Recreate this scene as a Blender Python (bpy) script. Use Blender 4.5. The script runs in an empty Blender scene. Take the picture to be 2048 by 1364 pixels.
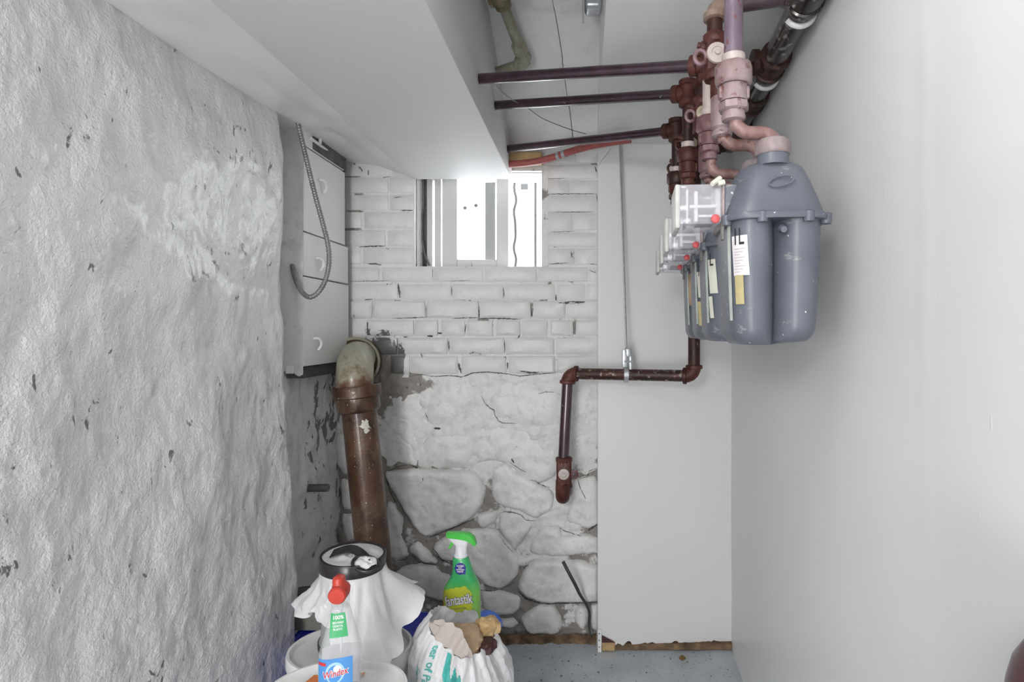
import bpy, bmesh, math, random
from mathutils import Vector, Matrix, noise as mnoise
random.seed(7)
PI = math.pi
sc = bpy.context.scene
COL = sc.collection
# ------------------------------------------------------------------ camera, world, lights, exposure
CX, CY, F, H = 1170.0, 661.0, 1150.0, 1.2      # principal point, focal length (pixels of 2048x1364), eye height
cam_d = bpy.data.cameras.new('camera')
cam = bpy.data.objects.new('camera', cam_d); COL.objects.link(cam)
cam.location = (0, 0, H); cam.rotation_euler = (PI/2, 0, 0)
cam_d.sensor_width = 36.0; cam_d.lens = 36.0*F/2048.0
cam_d.shift_x = -(CX-1024)/2048.0; cam_d.shift_y = (CY-682)/2048.0
cam_d.clip_start = 0.02
sc.camera = cam
w = bpy.data.worlds.new('sky'); sc.world = w; w.use_nodes = True
w.node_tree.nodes['Background'].inputs[0].default_value = (0.93, 0.97, 1.0, 1)
w.node_tree.nodes['Background'].inputs[1].default_value = 13.0

def lamp(name, kind, loc, energy, color=(1, 1, 1), size=0.1, rot=(0, 0, 0), size_y=None):
    d = bpy.data.lights.new(name, kind); d.energy = energy; d.color = color
    if kind == 'POINT': d.shadow_soft_size = size
    if kind == 'AREA':
        d.size = size
        if size_y: d.shape = 'RECTANGLE'; d.size_y = size_y
    o = bpy.data.objects.new(name, d); COL.objects.link(o); o.location = loc; o.rotation_euler = rot
    return o
lamp('ceiling_bulb', 'POINT', (0.02, 0.52, 1.81), 3.4, (1.0, 0.985, 0.965), 0.035)
lamp('rear_low_fill', 'AREA', (-0.58, -1.9, 0.60), 39.0, (1.0, 0.99, 0.99), 0.5, (math.radians(124), 0, 0), 0.9)  # added fill light behind the camera, tilted up to lift soffit and ceiling
lamp('rear_high_fill', 'AREA', (-0.56, -1.0, 1.76), 28.0, (1.0, 0.99, 0.99), 0.5, (math.radians(62), 0, 0), 0.4)  # added fill light high behind the camera, brightens the lower back wall
vs = sc.view_settings
sc.display_settings.display_device = 'sRGB'
vs.view_transform = 'Standard'; vs.look = 'None'; vs.gamma = 1.0; vs.use_curve_mapping = False
vs.exposure = -0.20

# ------------------------------------------------------------------ helpers
def P(px, py, d):                       # a point of the room from its bearing and its real distance d
    return Vector(((px-CX)/F*d, d, H-(py-CY)/F*d))
def wallx(d):                           # the right wall leans outwards a little with distance
    return 0.375 + 0.0826*d if d > .737 else .4359-(.737-max(d, .25))*.115

class G:                                # a bag of vertices and faces
    def __init__(s): s.v = []; s.f = []
    def add(s, v, f):
        n = len(s.v); s.v += [tuple(p) for p in v]; s.f += [tuple(i+n for i in q) for q in f]; return s
    def join(s, o): return s.add(o.v, o.f)
    def move(s, fn): s.v = [tuple(fn(Vector(p))) for p in s.v]; return s

def frame_of(t):
    t = t.normalized(); a = Vector((0, 0, 1)) if abs(t.z) < 0.9 else Vector((0, 1, 0))
    u = a.cross(t).normalized(); return u, t.cross(u).normalized()
def tube(path, r, n=16, caps=True, smoothpath=0):
    pts = [Vector(p) for p in path]
    rr = list(r) if isinstance(r, (list, tuple)) else [r]*len(pts)
    for _ in range(smoothpath):
        q = [pts[0]]; qr = [rr[0]]
        for i in range(len(pts)-1):
            q += [pts[i].lerp(pts[i+1], .25), pts[i].lerp(pts[i+1], .75)]; qr += [rr[i]*.75+rr[i+1]*.25, rr[i]*.25+rr[i+1]*.75]
        q.append(pts[-1]); qr.append(rr[-1]); pts, rr = q, qr
    g = G(); u = None; V = []
    for i, p in enumerate(pts):
        t = (pts[min(i+1, len(pts)-1)]-pts[max(i-1, 0)]).normalized()
        if u is None: u, w_ = frame_of(t)
        else:
            u = (u-t*u.dot(t)).normalized(); w_ = t.cross(u)
        for k in range(n):
            a = 2*PI*k/n; V.append(p+(u*math.cos(a)+w_*math.sin(a))*rr[i])
    Fc = []
    for i in range(len(pts)-1):
        for k in range(n):
            a, b = i*n+k, i*n+(k+1) % n; Fc.append((a, b, b+n, a+n))
    if caps: Fc += [tuple(range(n))[::-1], tuple(range((len(pts)-1)*n, len(pts)*n))]
    return g.add(V, Fc)
def lathe(prof, base=(0, 0, 0), axis=(0, 0, 1), n=24, caps=True):    # prof: (radius, height along axis)
    b = Vector(base); t = Vector(axis).normalized(); u, v = frame_of(t)
    V = []; Fc = []
    for r, h in prof:
        for k in range(n):
            a = 2*PI*k/n; V.append(b+t*h+(u*math.cos(a)+v*math.sin(a))*max(r, 1e-5))
    for i in range(len(prof)-1):
        for k in range(n):
            a, c = i*n+k, i*n+(k+1) % n; Fc.append((a, c, c+n, a+n))
    if caps: Fc += [tuple(range(n))[::-1], tuple(range((len(prof)-1)*n, len(prof)*n))]
    return G().add(V, Fc)
def box(lo, hi, bev=0.0, seg=2):
    bm = bmesh.new(); bmesh.ops.create_cube(bm, size=1)
    lo, hi = Vector(lo), Vector(hi)
    for v in bm.verts: v.co = Vector([lo[i]+(v.co[i]+.5)*(hi[i]-lo[i]) for i in range(3)])
    if bev: bmesh.ops.bevel(bm, geom=list(bm.edges), offset=bev, segments=seg, profile=.5, affect='EDGES')
    return from_bm(bm)
def from_bm(bm):
    bm.verts.index_update(); g = G().add([v.co for v in bm.verts], [[v.index for v in f.verts] for f in bm.faces]); bm.free(); return g
def loft(rings, caps=True):
    n = len(rings[0]); V = [p for r in rings for p in r]; Fc = []
    for i in range(len(rings)-1):
        for k in range(n):
            a, c = i*n+k, i*n+(k+1) % n; Fc.append((a, c, c+n, a+n))
    if caps: Fc += [tuple(range(n))[::-1], tuple(range((len(rings)-1)*n, len(rings)*n))]
    return G().add(V, Fc)
def grid(nu, nv, fn, keep=None):
    V = [fn(i/nu, j/nv) for j in range(nv+1) for i in range(nu+1)]; Fc = []
    for j in range(nv):
        for i in range(nu):
            if keep is None or keep((i+.5)/nu, (j+.5)/nv):
                a = j*(nu+1)+i; Fc.append((a, a+1, a+nu+2, a+nu+1))
    return G().add(V, Fc)
def superell(rx, ry, n=32, e=2.6, cx=0, cy=0, z=0):
    out = []
    for k in range(n):
        a = 2*PI*k/n; c, s = math.cos(a), math.sin(a)
        out.append(Vector((cx+rx*math.copysign(abs(c)**(2/e), c), cy+ry*math.copysign(abs(s)**(2/e), s), z)))
    return out
def inpoly(x, y, poly):
    r = False; j = len(poly)-1
    for i in range(len(poly)):
        a, b = poly[i], poly[j]
        if (a[1] > y) != (b[1] > y) and x < (b[0]-a[0])*(y-a[1])/(b[1]-a[1])+a[0]: r = not r
        j = i
    return r
def text(body, size, bold=0.0, shear=0.0, width=None):
    c = bpy.data.curves.new('t', 'FONT'); c.body = body; c.size = size; c.offset = bold*size; c.shear = shear
    c.align_x = 'CENTER'; c.align_y = 'CENTER'; c.resolution_u = 3
    o = bpy.data.objects.new('t', c); COL.objects.link(o)
    dg = bpy.context.evaluated_depsgraph_get(); dg.update()
    m = bpy.data.meshes.new_from_object(o.evaluated_get(dg))
    bm = bmesh.new(); bm.from_mesh(m)
    bmesh.ops.subdivide_edges(bm, edges=[e for e in bm.edges if e.calc_length() > size*.25], cuts=1)
    g = from_bm(bm)
    bpy.data.objects.remove(o); bpy.data.meshes.remove(m); bpy.data.curves.remove(c)
    if width:
        xs = [p[0] for p in g.v]; s = width/(max(xs)-min(xs)); g.v = [(p[0]*s, p[1], 0) for p in g.v]
    return g

def mesh(name, g, m, parent=None, smooth=True, angle=40, **props):
    me = bpy.data.meshes.new(name)
    off = Vector((0, 0, 0))
    if parent is not None and parent.get('_abs'): off = Vector(parent['_abs'])
    me.from_pydata([tuple(Vector(p)-off) for p in g.v], [], g.f)
    me.validate()
    bm = bmesh.new(); bm.from_mesh(me); bmesh.ops.recalc_face_normals(bm, faces=bm.faces); bm.to_mesh(me); bm.free()
    if smooth:
        me.polygons.foreach_set('use_smooth', [True]*len(me.polygons))
        try: me.set_sharp_from_angle(angle=math.radians(angle))
        except Exception: pass
    me.materials.append(m)
    o = bpy.data.objects.new(name, me); COL.objects.link(o)
    if parent is not None:
        o.parent = parent
        if parent.get('_abs'): o['_abs'] = list(off)
    for k, v in props.items(): o[k] = v
    return o
def open_mesh(*a, **k):                                  # one-sided sheets: do not reorient
    return mesh(*a, **k)
def root(name, loc, label, cat, group=None):
    o = bpy.data.objects.new(name, None); COL.objects.link(o); o.location = loc; o.empty_display_size = .05
    o['_abs'] = list(loc); o['label'] = label; o['category'] = cat
    if group: o['group'] = group
    return o
def thing(name, g, m, label, cat, group=None, **k):
    o = mesh(name, g, m, **k); o['label'] = label; o['category'] = cat
    if group: o['group'] = group
    return o
def structure(name, g, m, **k):
    o = mesh(name, g, m, **k); o['kind'] = 'structure'; return o

# ------------------------------------------------------------------ materials
class NT:
    def __init__(s, name, rough=.5, metal=0.0, spec=.5, coat=0.0):
        s.m = bpy.data.materials.new(name); s.m.use_nodes = True
        s.t = s.m.node_tree; s.b = s.t.nodes['Principled BSDF']
        s.b.inputs['Roughness'].default_value = rough; s.b.inputs['Metallic'].default_value = metal
        s.b.inputs['Specular IOR Level'].default_value = spec; s.b.inputs['Coat Weight'].default_value = coat
        s.b.inputs['Coat Roughness'].default_value = .12
        s.tc = s.n('ShaderNodeTexCoord'); s.geo = None
    def n(s, typ, **kw):
        x = s.t.nodes.new(typ)
        for k, v in kw.items(): setattr(x, k, v)
        return x
    def l(s, a, b): s.t.links.new(a, b)
    def pos(s):
        if s.geo is None: s.geo = s.n('ShaderNodeNewGeometry')
        return s.geo.outputs['Position']
    def noise(s, scale, detail=4, rough=.55, stretch=None, dist=0.0, src=None):
        x = s.n('ShaderNodeTexNoise'); x.inputs['Scale'].default_value = scale; x.inputs['Detail'].default_value = detail
        x.inputs['Roughness'].default_value = rough; x.inputs['Distortion'].default_value = dist
        v = src or s.pos()
        if stretch:
            mp = s.n('ShaderNodeMapping'); mp.inputs['Scale'].default_value = stretch; s.l(v, mp.inputs['Vector']); v = mp.outputs['Vector']
        s.l(v, x.inputs['Vector']); return x.outputs['Fac']
    def ramp(s, fac, stops, interp='LINEAR'):
        r = s.n('ShaderNodeValToRGB'); e = r.color_ramp.elements; r.color_ramp.interpolation = interp
        while len(e) < len(stops): e.new(.5)
        for i, (p, c) in enumerate(stops):
            e[i].position = p; e[i].color = (c, c, c, 1) if isinstance(c, (int, float)) else (*c, 1)
        s.l(fac, r.inputs['Fac']); return r.outputs['Color']
    def mix(s, fac, a, b, mode='MIX'):
        x = s.n('ShaderNodeMix'); x.data_type = 'RGBA'; x.blend_type = mode
        for sock, v in ((x.inputs[0], fac), (x.inputs[6], a), (x.inputs[7], b)):
            if isinstance(v, (int, float)): sock.default_value = v
            elif isinstance(v, tuple): sock.default_value = (*v, 1)
            else: s.l(v, sock)
        return x.outputs[2]
    def math(s, op, a, b=None, clamp=False):
        x = s.n('ShaderNodeMath'); x.operation = op; x.use_clamp = clamp
        for i, v in enumerate((a, b)):
            if v is None: continue
            if isinstance(v, (int, float)): x.inputs[i].default_value = v
            else: s.l(v, x.inputs[i])
        return x.outputs[0]
    def blob(s, centre, radius, soft=.5):     # 1 inside a ball of the room, 0 outside
        d = s.n('ShaderNodeVectorMath'); d.operation = 'DISTANCE'; s.l(s.pos(), d.inputs[0]); d.inputs[1].default_value = centre
        mr = s.n('ShaderNodeMapRange'); mr.inputs['From Min'].default_value = radius; mr.inputs['From Max'].default_value = radius*(1-soft)
        mr.inputs['To Min'].default_value = 0; mr.inputs['To Max'].default_value = 1; s.l(d.outputs['Value'], mr.inputs['Value'])
        return mr.outputs['Result']
    def bump(s, h, strength=.3, dist=.01, chain=None):
        x = s.n('ShaderNodeBump'); x.inputs['Strength'].default_value = strength; x.inputs['Distance'].default_value = dist
        s.l(h, x.inputs['Height'])
        if chain is not None: s.l(chain, x.inputs['Normal'])
        s.l(x.outputs['Normal'], s.b.inputs['Normal']); return x.outputs['Normal']
    def color(s, c):
        if isinstance(c, tuple): s.b.inputs['Base Color'].default_value = (*c, 1)
        else: s.l(c, s.b.inputs['Base Color'])
        return s

def plain(name, c, rough=.5, metal=0.0, var=.12, scale=40, bump=.0, coat=0.0, spec=.5):
    t = NT(name, rough, metal, spec, coat)
    lo = tuple(x*(1-var) for x in c); hi = tuple(min(1, x*(1+var)) for x in c)
    n = t.noise(scale, 4, src=t.tc.outputs['Object'])
    t.color(t.ramp(n, [(.3, lo), (.7, hi)]))
    if bump: t.bump(n, bump, .003)
    return t.m
WHITE = (.80, .80, .795)
def smooth_paint(name, c=(.79, .79, .785), rough=.38):
    t = NT(name, rough, spec=.45)
    big = t.noise(1.6, 3); fine = t.noise(140, 3)
    col = t.mix(t.ramp(big, [(.35, 0), (.7, 1)]), tuple(x*.965 for x in c), c)
    drip = t.ramp(t.noise(55, 2, stretch=(1, 1, .5)), [(.73, 0), (.78, 1)])
    col = t.mix(t.math('MULTIPLY', drip, .35), col, (.9, .9, .9))
    t.color(col)
    a = t.bump(t.noise(9, 3), .10, .01)
    b = t.bump(drip, .25, .002, a)
    t.bump(fine, .06, .002, b)
    return t.m
M = {}
M['wall_right'] = smooth_paint('white eggshell wall paint', (.79, .79, .788))
M['ceil'] = smooth_paint('white gloss ceiling paint', (.83, .83, .825), .30)
M['panel'] = smooth_paint('white painted plywood', (.76, .76, .755), .42)
M['soffit'] = smooth_paint('white painted soffit board', (.77, .765, .765), .62)
M['soffit'].node_tree.nodes['Principled BSDF'].inputs['Specular IOR Level'].default_value = .2

def rough_paint(name, c=(.78, .78, .775), chips=.70, chipcol=(.10, .10, .10), rough=.36, blobs=(), stretch=(1, 1, .55), bumpk=.5, cs=23, grime=.1):
    t = NT(name, rough, spec=.5)
    n1 = t.noise(cs, 6, .62, stretch=stretch, dist=.6); n2 = t.noise(5.0, 3)
    m = t.math('ADD', t.math('MULTIPLY', n1, .72), t.math('MULTIPLY', n2, .28))
    for cen, rad, amt in blobs:
        m = t.math('ADD', m, t.math('MULTIPLY', t.blob(cen, rad, .75), amt))
    mask = t.ramp(m, [(chips, 0), (chips+.018, 1)])
    dust = t.noise(3.0, 5, .6)
    base = t.mix(t.ramp(dust, [(.35, 0), (.75, 1)]), tuple(x*.93 for x in c), c)
    speck = t.ramp(t.noise(160, 2), [(.70, 0), (.74, 1)])
    base = t.mix(t.math('MULTIPLY', speck, .25), base, (.35, .34, .33))
    gr = t.ramp(t.noise(26, 6, .68, dist=.4), [(.50, 0), (.72, 1)])
    base = t.mix(t.math('MULTIPLY', gr, grime), base, (.36, .35, .335))
    t.color(t.mix(mask, base, chipcol))
    a = t.bump(t.noise(38, 5, .6), bumpk, .006)
    a = t.bump(t.noise(170, 3, .6), bumpk*.6, .0025, a)
    t.bump(t.math('SUBTRACT', 1.0, mask), .5, .003, a)
    return t.m
M['plank'] = rough_paint('glossy crumbled ceiling paint', (.80, .80, .795), .69, (.16, .155, .15), .22, stretch=(1, .4, 1), bumpk=.4)
HUB = tuple(P(745, 715, 2.2))
M['plaster'] = rough_paint('glossy white lime paint over rubble', (.72, .72, .72), .622, (.13, .13, .13), .19, bumpk=.5, cs=34)
pb_ = M['plaster'].node_tree.nodes['Principled BSDF']
pb_.inputs['Specular IOR Level'].default_value = .9; pb_.inputs['Coat Weight'].default_value = .55; pb_.inputs['Coat Roughness'].default_value = .21
for n_ in M['plaster'].node_tree.nodes:
    if n_.type == 'BUMP' and abs(n_.inputs['Distance'].default_value-.0025) < 1e-5: n_.inputs['Strength'].default_value = .75; n_.inputs['Distance'].default_value = .0045
M['plaster'].node_tree.nodes['Principled BSDF'].inputs['Roughness'].default_value = .30
M['recess'] = rough_paint('grimy white paint in the corner', (.76, .75, .735), .625, (.17, .165, .155), .5, blobs=[(tuple(P(668, 760, 2.2)), .35, .10), (tuple(P(668, 1000, 2.15)), .4, .07)], grime=.45)
M['brick'] = rough_paint('white paint on brick', (.73, .73, .72), .70, (.14, .14, .14), .42,
    blobs=[(HUB, .15, .42), (tuple(P(775, 735, 2.23)), .09, .26), (tuple(P(700, 330, 2.23)), .12, .19), (tuple(P(690, 450, 2.23)), .11, .12), (tuple(P(705, 650, 2.2)), .09, .25)], bumpk=.35, grime=.16)
M['stone'] = rough_paint('white paint on stone', (.82, .815, .80), .665, (.17, .16, .155), .48,
    blobs=[(tuple(P(900, 1112, 2.2)), .045, .16), (tuple(P(690, 780, 2.2)), .16, .25), (tuple(P(1190, 1230, 2.2)), .09, .09), (tuple(P(1080, 1260, 2.2)), .2, .05)], bumpk=.5, grime=.42)
def mortar(name, painted):
    t = NT(name, .75)
    dark = t.mix(t.noise(18, 5), (.21, .19, .175), (.36, .34, .315))
    dark = t.mix(t.ramp(t.noise(60, 4), [(.64, 0), (.70, 1)]), dark, (.09, .085, .08))
    sep = t.n('ShaderNodeSeparateXYZ'); t.l(t.pos(), sep.inputs[0])
    n = t.noise(9, 5, .6)
    if painted == 'z':      # whitewashed up high, bare towards the floor and beside the soil pipe
        g = t.n('ShaderNodeMapRange'); g.inputs['From Min'].default_value = .62; g.inputs['From Max'].default_value = .80
        g.inputs['To Min'].default_value = -.04; g.inputs['To Max'].default_value = .30; t.l(sep.outputs['Z'], g.inputs['Value'])
        m = t.math('ADD', n, g.outputs['Result'])
        for cen, rad, amt in ((HUB, .22, -.42), (tuple(P(690, 800, 2.2)), .22, -.4), (tuple(P(690, 1000, 2.2)), .28, -.35), (tuple(P(800, 765, 2.2)), .10, -.22), (tuple(P(850, 758, 2.2)), .09, -.2), (tuple(P(1180, 1060, 2.2)), .08, -.12), (tuple(P(1100, 1010, 2.2)), .26, .24), (tuple(P(1010, 930, 2.2)), .2, .15), (tuple(P(1100, 1110, 2.2)), .16, .14)):
            m = t.math('ADD', m, t.math('MULTIPLY', t.blob(cen, rad, .6), amt))
        mask = t.ramp(m, [(.53, 0), (.58, 1)])
    else:
        m = n
        for cen, rad, amt in ((HUB, .13, -.40), (tuple(P(700, 330, 2.23)), .13, -.2), (tuple(P(690, 450, 2.23)), .12, -.1), (tuple(P(780, 740, 2.23)), .09, -.25)):
            m = t.math('ADD', m, t.math('MULTIPLY', t.blob(cen, rad, .6), amt))
        mask = t.ramp(m, [(.36, 0), (.40, 1)])
    t.color(t.mix(mask, dark, t.mix(t.math('MULTIPLY', t.ramp(t.noise(24, 6, .68), [(.48, 0), (.7, 1)]), .4 if painted == 'z' else .15), (.77, .765, .755), (.38, .365, .35))))
    a = t.bump(t.noise(30, 6, .65), .6, .008)
    t.bump(t.noise(150, 3), .3, .003, a)
    return t.m
M['mortar_stone'] = mortar('lime mortar part painted', 'z')
M['mortar_brick'] = mortar('painted brick mortar', 'all')

def rusty(name, a, b, c=None, rough=.5, thr=.52, scale=22, stretch=(1, 1, .4), fleck=None, metal=.25, coat=0.0):
    t = NT(name, rough, metal, coat=coat)
    o = t.tc.outputs['Object']
    n = t.noise(scale, 6, .62, src=o, stretch=stretch)
    col = t.mix(t.ramp(n, [(thr-.12, 0), (thr+.12, 1)]), a, b)
    if c: col = t.mix(t.ramp(t.noise(scale*3, 4, .6, src=o), [(.56, 0), (.66, 1)]), col, c)
    if fleck: col = t.mix(t.ramp(t.noise(scale*1.5, 4, .7, src=o), [(.69, 0), (.71, 1)]), col, fleck)
    t.color(col); t.bump(n, .35, .003)
    return t.m
M['purple_pipe'] = rusty('dark purple painted pipe', (.026, .010, .020), (.055, .022, .040), (.05, .012, .012), .32, fleck=(.55, .52, .53), metal=.2, coat=1.0)
M['front_riser'] = rusty('lavender weathered pipe', (.15, .11, .145), (.235, .20, .24), (.15, .05, .05), .45, metal=.1)
M['rust_fitting'] = rusty('rust red cast fitting', (.055, .012, .010), (.13, .040, .028), (.035, .012, .010), .55, metal=.15)
M['dark_fitting'] = rusty('black brown cast fitting', (.022, .008, .007), (.065, .020, .015), (.11, .04, .025), .5, metal=.15, fleck=(.6, .55, .5))
M['pink_fitting'] = rusty('dusty pink painted fitting', (.25, .17, .175), (.36, .28, .295), (.18, .085, .08), .5, metal=.05)
M['mauve_fitting'] = rusty('dusty mauve fitting', (.13, .055, .06), (.25, .16, .18), (.11, .035, .035), .5, metal=.05)
M['swivel_pipe'] = rusty('rust pink bent pipe', (.16, .07, .055), (.33, .21, .20), (.20, .075, .045), .48, thr=.5, metal=.1)
M['header'] = rusty('black header pipe with white overspray', (.018, .014, .013), (.05, .03, .026), (.30, .28, .27), .28, scale=16, stretch=(1, .4, 1), fleck=(.75, .74, .73), metal=.2, coat=.6)
M['brass'] = plain('dull tan brass washer', (.42, .36, .26), .45, .3, .2)
M['washer_pale'] = plain('pale dusty washer', (.50, .43, .41), .5, .1, .15)
M['meter'] = NT('blue grey meter enamel', .40, spec=.5).m
t = NT('blue grey enamel with dust', .38, spec=.5)
o_ = t.tc.outputs['Object']
c_ = t.mix(t.ramp(t.noise(12, 5, src=o_), [(.35, 0), (.7, 1)]), (.112, .124, .155), (.148, .163, .198))
c_ = t.mix(t.ramp(t.noise(75, 2, src=o_), [(.735, 0), (.745, 1)]), c_, (.75, .75, .76))
c_ = t.mix(t.ramp(t.noise(20, 5, .7, src=o_, stretch=(1, 1, 2.5)), [(.62, 0), (.70, 1)]), c_, (.33, .32, .31))
t.color(c_); t.bump(t.noise(60, 3, src=o_), .05, .002); M['meter'] = t.m
M['meter_cap'] = rusty('dusty lilac union nut', (.26, .20, .21), (.42, .36, .37), (.34, .24, .20), .5, metal=.05)
def clear(name, tint=(.9, .9, .95), alpha=.25, rough=.08):
    t = NT(name, rough); t.color(tint); t.b.inputs['Alpha'].default_value = alpha; return t.m
M['clear'] = clear('clear index cover', (.84, .84, .90), .34)
M['clear_bottle'] = clear('clear spray bottle plastic', (.80, .83, .84), .30, .06)
M['liquid'] = clear('pale cleaning fluid', (.68, .78, .82), .28)
M['glass'] = clear('dusty window glass', (.86, .86, .86), .16)
M['index_white'] = plain('white index plate', (.66, .65, .70), .5, 0, .08)
M['index_dark'] = plain('dark index drum', (.06, .06, .08), .5)
M['seal_red'] = plain('red wire seal', (.62, .10, .11), .45)
M['paper_white'] = plain('white paper tag', (.78, .74, .76), .7, 0, .05)
M['paper_cream'] = plain('cream paper tag', (.72, .72, .62), .7, 0, .08)
M['paper_yellow'] = plain('yellowed kraft tag', (.50, .43, .22), .7, 0, .12)
M['paper_green'] = plain('pale green plate', (.52, .58, .53), .6, 0, .1)
M['ink'] = plain('black marker ink', (.02, .02, .025), .6)
M['faint_ink'] = plain('faint print', (.50, .44, .46), .7)
M['black_plastic'] = plain('black plastic', (.022, .018, .022), .25, 0, .1)
M['galv'] = plain('galvanised steel', (.50, .52, .54), .35, .6, .15)
M['conduit'] = plain('grey flexible conduit', (.23, .23, .225), .42, .4, .2)
M['white_part'] = plain('white painted hook', (.77, .77, .76), .45, 0, .05)
M['steel_dark'] = plain('dull grey iron', (.16, .155, .15), .5, .4, .25)
M['dark_gap'] = plain('dark cavity shade and grime', (.09, .088, .085), .8, 0, .5, 18)  # paints the shade inside slots and gaps, and the dirty voids of cracks
t = NT('rusted cast iron with worn paint', .42, .15, coat=.25)
o_ = t.pos()
n_ = t.noise(20, 6, .65, stretch=(1, 1, .5))
c_ = t.mix(t.ramp(n_, [(.35, 0), (.66, 1)]), (.028, .010, .007), (.105, .050, .024))
c_ = t.mix(t.ramp(t.noise(7, 6, .7), [(.50, 0), (.62, 1)]), c_, (.13, .08, .05))
c_ = t.mix(t.ramp(t.noise(120, 2), [(.71, 0), (.73, 1)]), c_, (.5, .48, .44))
pt = tuple(P(732, 853, 1.88)); pm = t.math('MULTIPLY', t.blob(pt, .036, .7), t.math('ADD', .75, t.math('MULTIPLY', t.math('SUBTRACT', t.noise(60, 4, .6), .5), 3.4)))
c_ = t.mix(t.ramp(pm, [(.45, 0), (.5, 1)]), c_, (.62, .60, .55))
t.color(c_); t.bump(n_, .4, .004); M['soil_pipe'] = t.m
t = NT('olive green worn elbow enamel', .38, .05, coat=.3)
n_ = t.noise(16, 6, .65); sep = t.n('ShaderNodeSeparateXYZ'); t.l(t.pos(), sep.inputs[0])
mr = t.n('ShaderNodeMapRange'); mr.inputs['From Min'].default_value = 1.02; mr.inputs['From Max'].default_value = 1.10; t.l(sep.outputs['Z'], mr.inputs['Value'])
k_ = t.math('ADD', n_, t.math('MULTIPLY', t.math('SUBTRACT', 1.0, mr.outputs['Result']), .16))
t.color(t.mix(t.ramp(k_, [(.55, 0), (.72, 1)]), (.31, .30, .225), (.13, .065, .03))); t.bump(n_, .15, .003); M['olive'] = t.m
M['green_pipe'] = rusty('sage green painted pipe', (.25, .25, .185), (.40, .40, .33), (.30, .24, .15), .42, metal=.05)
M['red_hose'] = plain('red rubber hose', (.36, .095, .085), .45, 0, .15)
M['wood_raw'] = plain('raw yellow wood', (.48, .33, .16), .7, 0, .25, 30)
M['wood_dirty'] = plain('dirty brown timber', (.17, .11, .062), .8, 0, .6, 25, .4)
M['win_paint'] = rough_paint('aged white window paint', (.68, .68, .67), .66, (.22, .22, .215), .5, stretch=(1, 1, .3), bumpk=.15)
M['bar'] = plain('dark painted security bar', (.030, .030, .031), .5, 0)
M['post_grey'] = plain('weathered grey outdoor post', (.045, .045, .045), .7)
M['ext'] = plain('pale exterior paving', (.75, .75, .75), .8, 0, .08, 3)
M['ext_wall'] = plain('pale exterior wall', (.70, .69, .68), .8, 0, .1, 2)
M['ext_dark'] = plain('exterior window pane', (.012, .013, .014), .6)
M['bucket'] = plain('white bucket plastic', (.80, .80, .79), .35, 0, .03)
M['can_grey'] = plain('grey can wall', (.36, .38, .37), .4, 0, .08)
M['orange_paper'] = plain('orange paper', (.75, .22, .06), .7, 0, .1)
M['blue_tote'] = plain('deep blue plastic', (.012, .022, .33), .35, 0, .1)
M['grey_tote'] = plain('olive grey plastic', (.22, .23, .19), .45, 0, .1)
M['tote_rim'] = plain('pale grey plastic', (.52, .53, .50), .45, 0, .1)
M['red_cap'] = plain('red trigger plastic', (.56, .055, .035), .35, 0, .05)
M['green_cap'] = plain('bright green trigger plastic', (.085, .58, .085), .3, 0, .05)
M['white_cap'] = plain('white plastic', (.82, .83, .86), .35, 0, .03)
M['navy'] = plain('navy print', (.03, .025, .28), .45)
M['label_blue'] = plain('sky blue label', (.085, .30, .68), .35, 0, .06)
M['label_lightblue'] = plain('light blue label swirl', (.42, .66, .88), .35, 0, .06)
M['label_green'] = plain('green sticker', (.06, .42, .16), .4, 0, .05)
M['label_red'] = plain('red print', (.62, .04, .05), .4)
M['label_white'] = plain('white print', (.9, .9, .92), .4, 0, .02)
M['label_yellow'] = plain('yellow green print', (.60, .66, .05), .4, 0, .06)
M['label_orange'] = plain('orange print', (.72, .20, .04), .4, 0, .1)
M['teal'] = plain('teal print', (.05, .40, .36), .5, 0, .2)
M['bag_red'] = plain('faded red print', (.45, .10, .11), .5, 0, .1)
M['aerosol'] = plain('pale grey aerosol wall', (.45, .47, .44), .35, .2, .1)
M['kraft'] = plain('brown kraft paper', (.46, .32, .20), .75, 0, .2, 25, .5)
M['dark_stuff'] = plain('dark maroon scrap', (.05, .016, .014), .6)
M['blue_lid'] = plain('bright blue plastic', (.07, .19, .72), .35)
M['cable'] = plain('black rubber cable', (.05, .05, .048), .5)
M['post'] = plain('dark maroon wood', (.075, .035, .04), .35, 0, .2, 10, 0, .3)
M['leaf'] = plain('dry brown leaf', (.20, .11, .03), .7)
def bagmat(name, c, trans=.25):
    t = NT(name, .32, spec=.5); t.color(c)
    n = t.noise(60, 5, .6); t.bump(n, .25, .004)
    out = t.t.nodes['Material Output']; tr = t.n('ShaderNodeBsdfTranslucent'); tr.inputs[0].default_value = (*c, 1)
    mx = t.n('ShaderNodeMixShader'); mx.inputs[0].default_value = trans
    t.l(t.b.outputs[0], mx.inputs[1]); t.l(tr.outputs[0], mx.inputs[2]); t.l(mx.outputs[0], out.inputs['Surface'])
    return t.m
M['bag'] = bagmat('white film bag', (.86, .86, .88))
M['bag_beige'] = bagmat('pinkish film bag', (.66, .58, .54))
t = NT('green gradient bottle', .28, coat=.3)      # the bottle's own printed sleeve: green shoulder, yellow-green front
sep = t.n('ShaderNodeSeparateXYZ'); t.l(t.tc.outputs['Object'], sep.inputs[0])
t.color(t.ramp(t.math('MULTIPLY', sep.outputs['Z'], 1/.22), [(.30, (.30, .55, .10)), (.66, (.22, .60, .10)), (.82, (.06, .50, .14)), (.95, (.05, .46, .16))])); M['fan_green'] = t.m
t = NT('grey blue floor paint', .5)
n_ = t.noise(6, 6, .6); c_ = t.mix(t.ramp(n_, [(.35, 0), (.7, 1)]), (.42, .46, .49), (.55, .59, .62))
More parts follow.
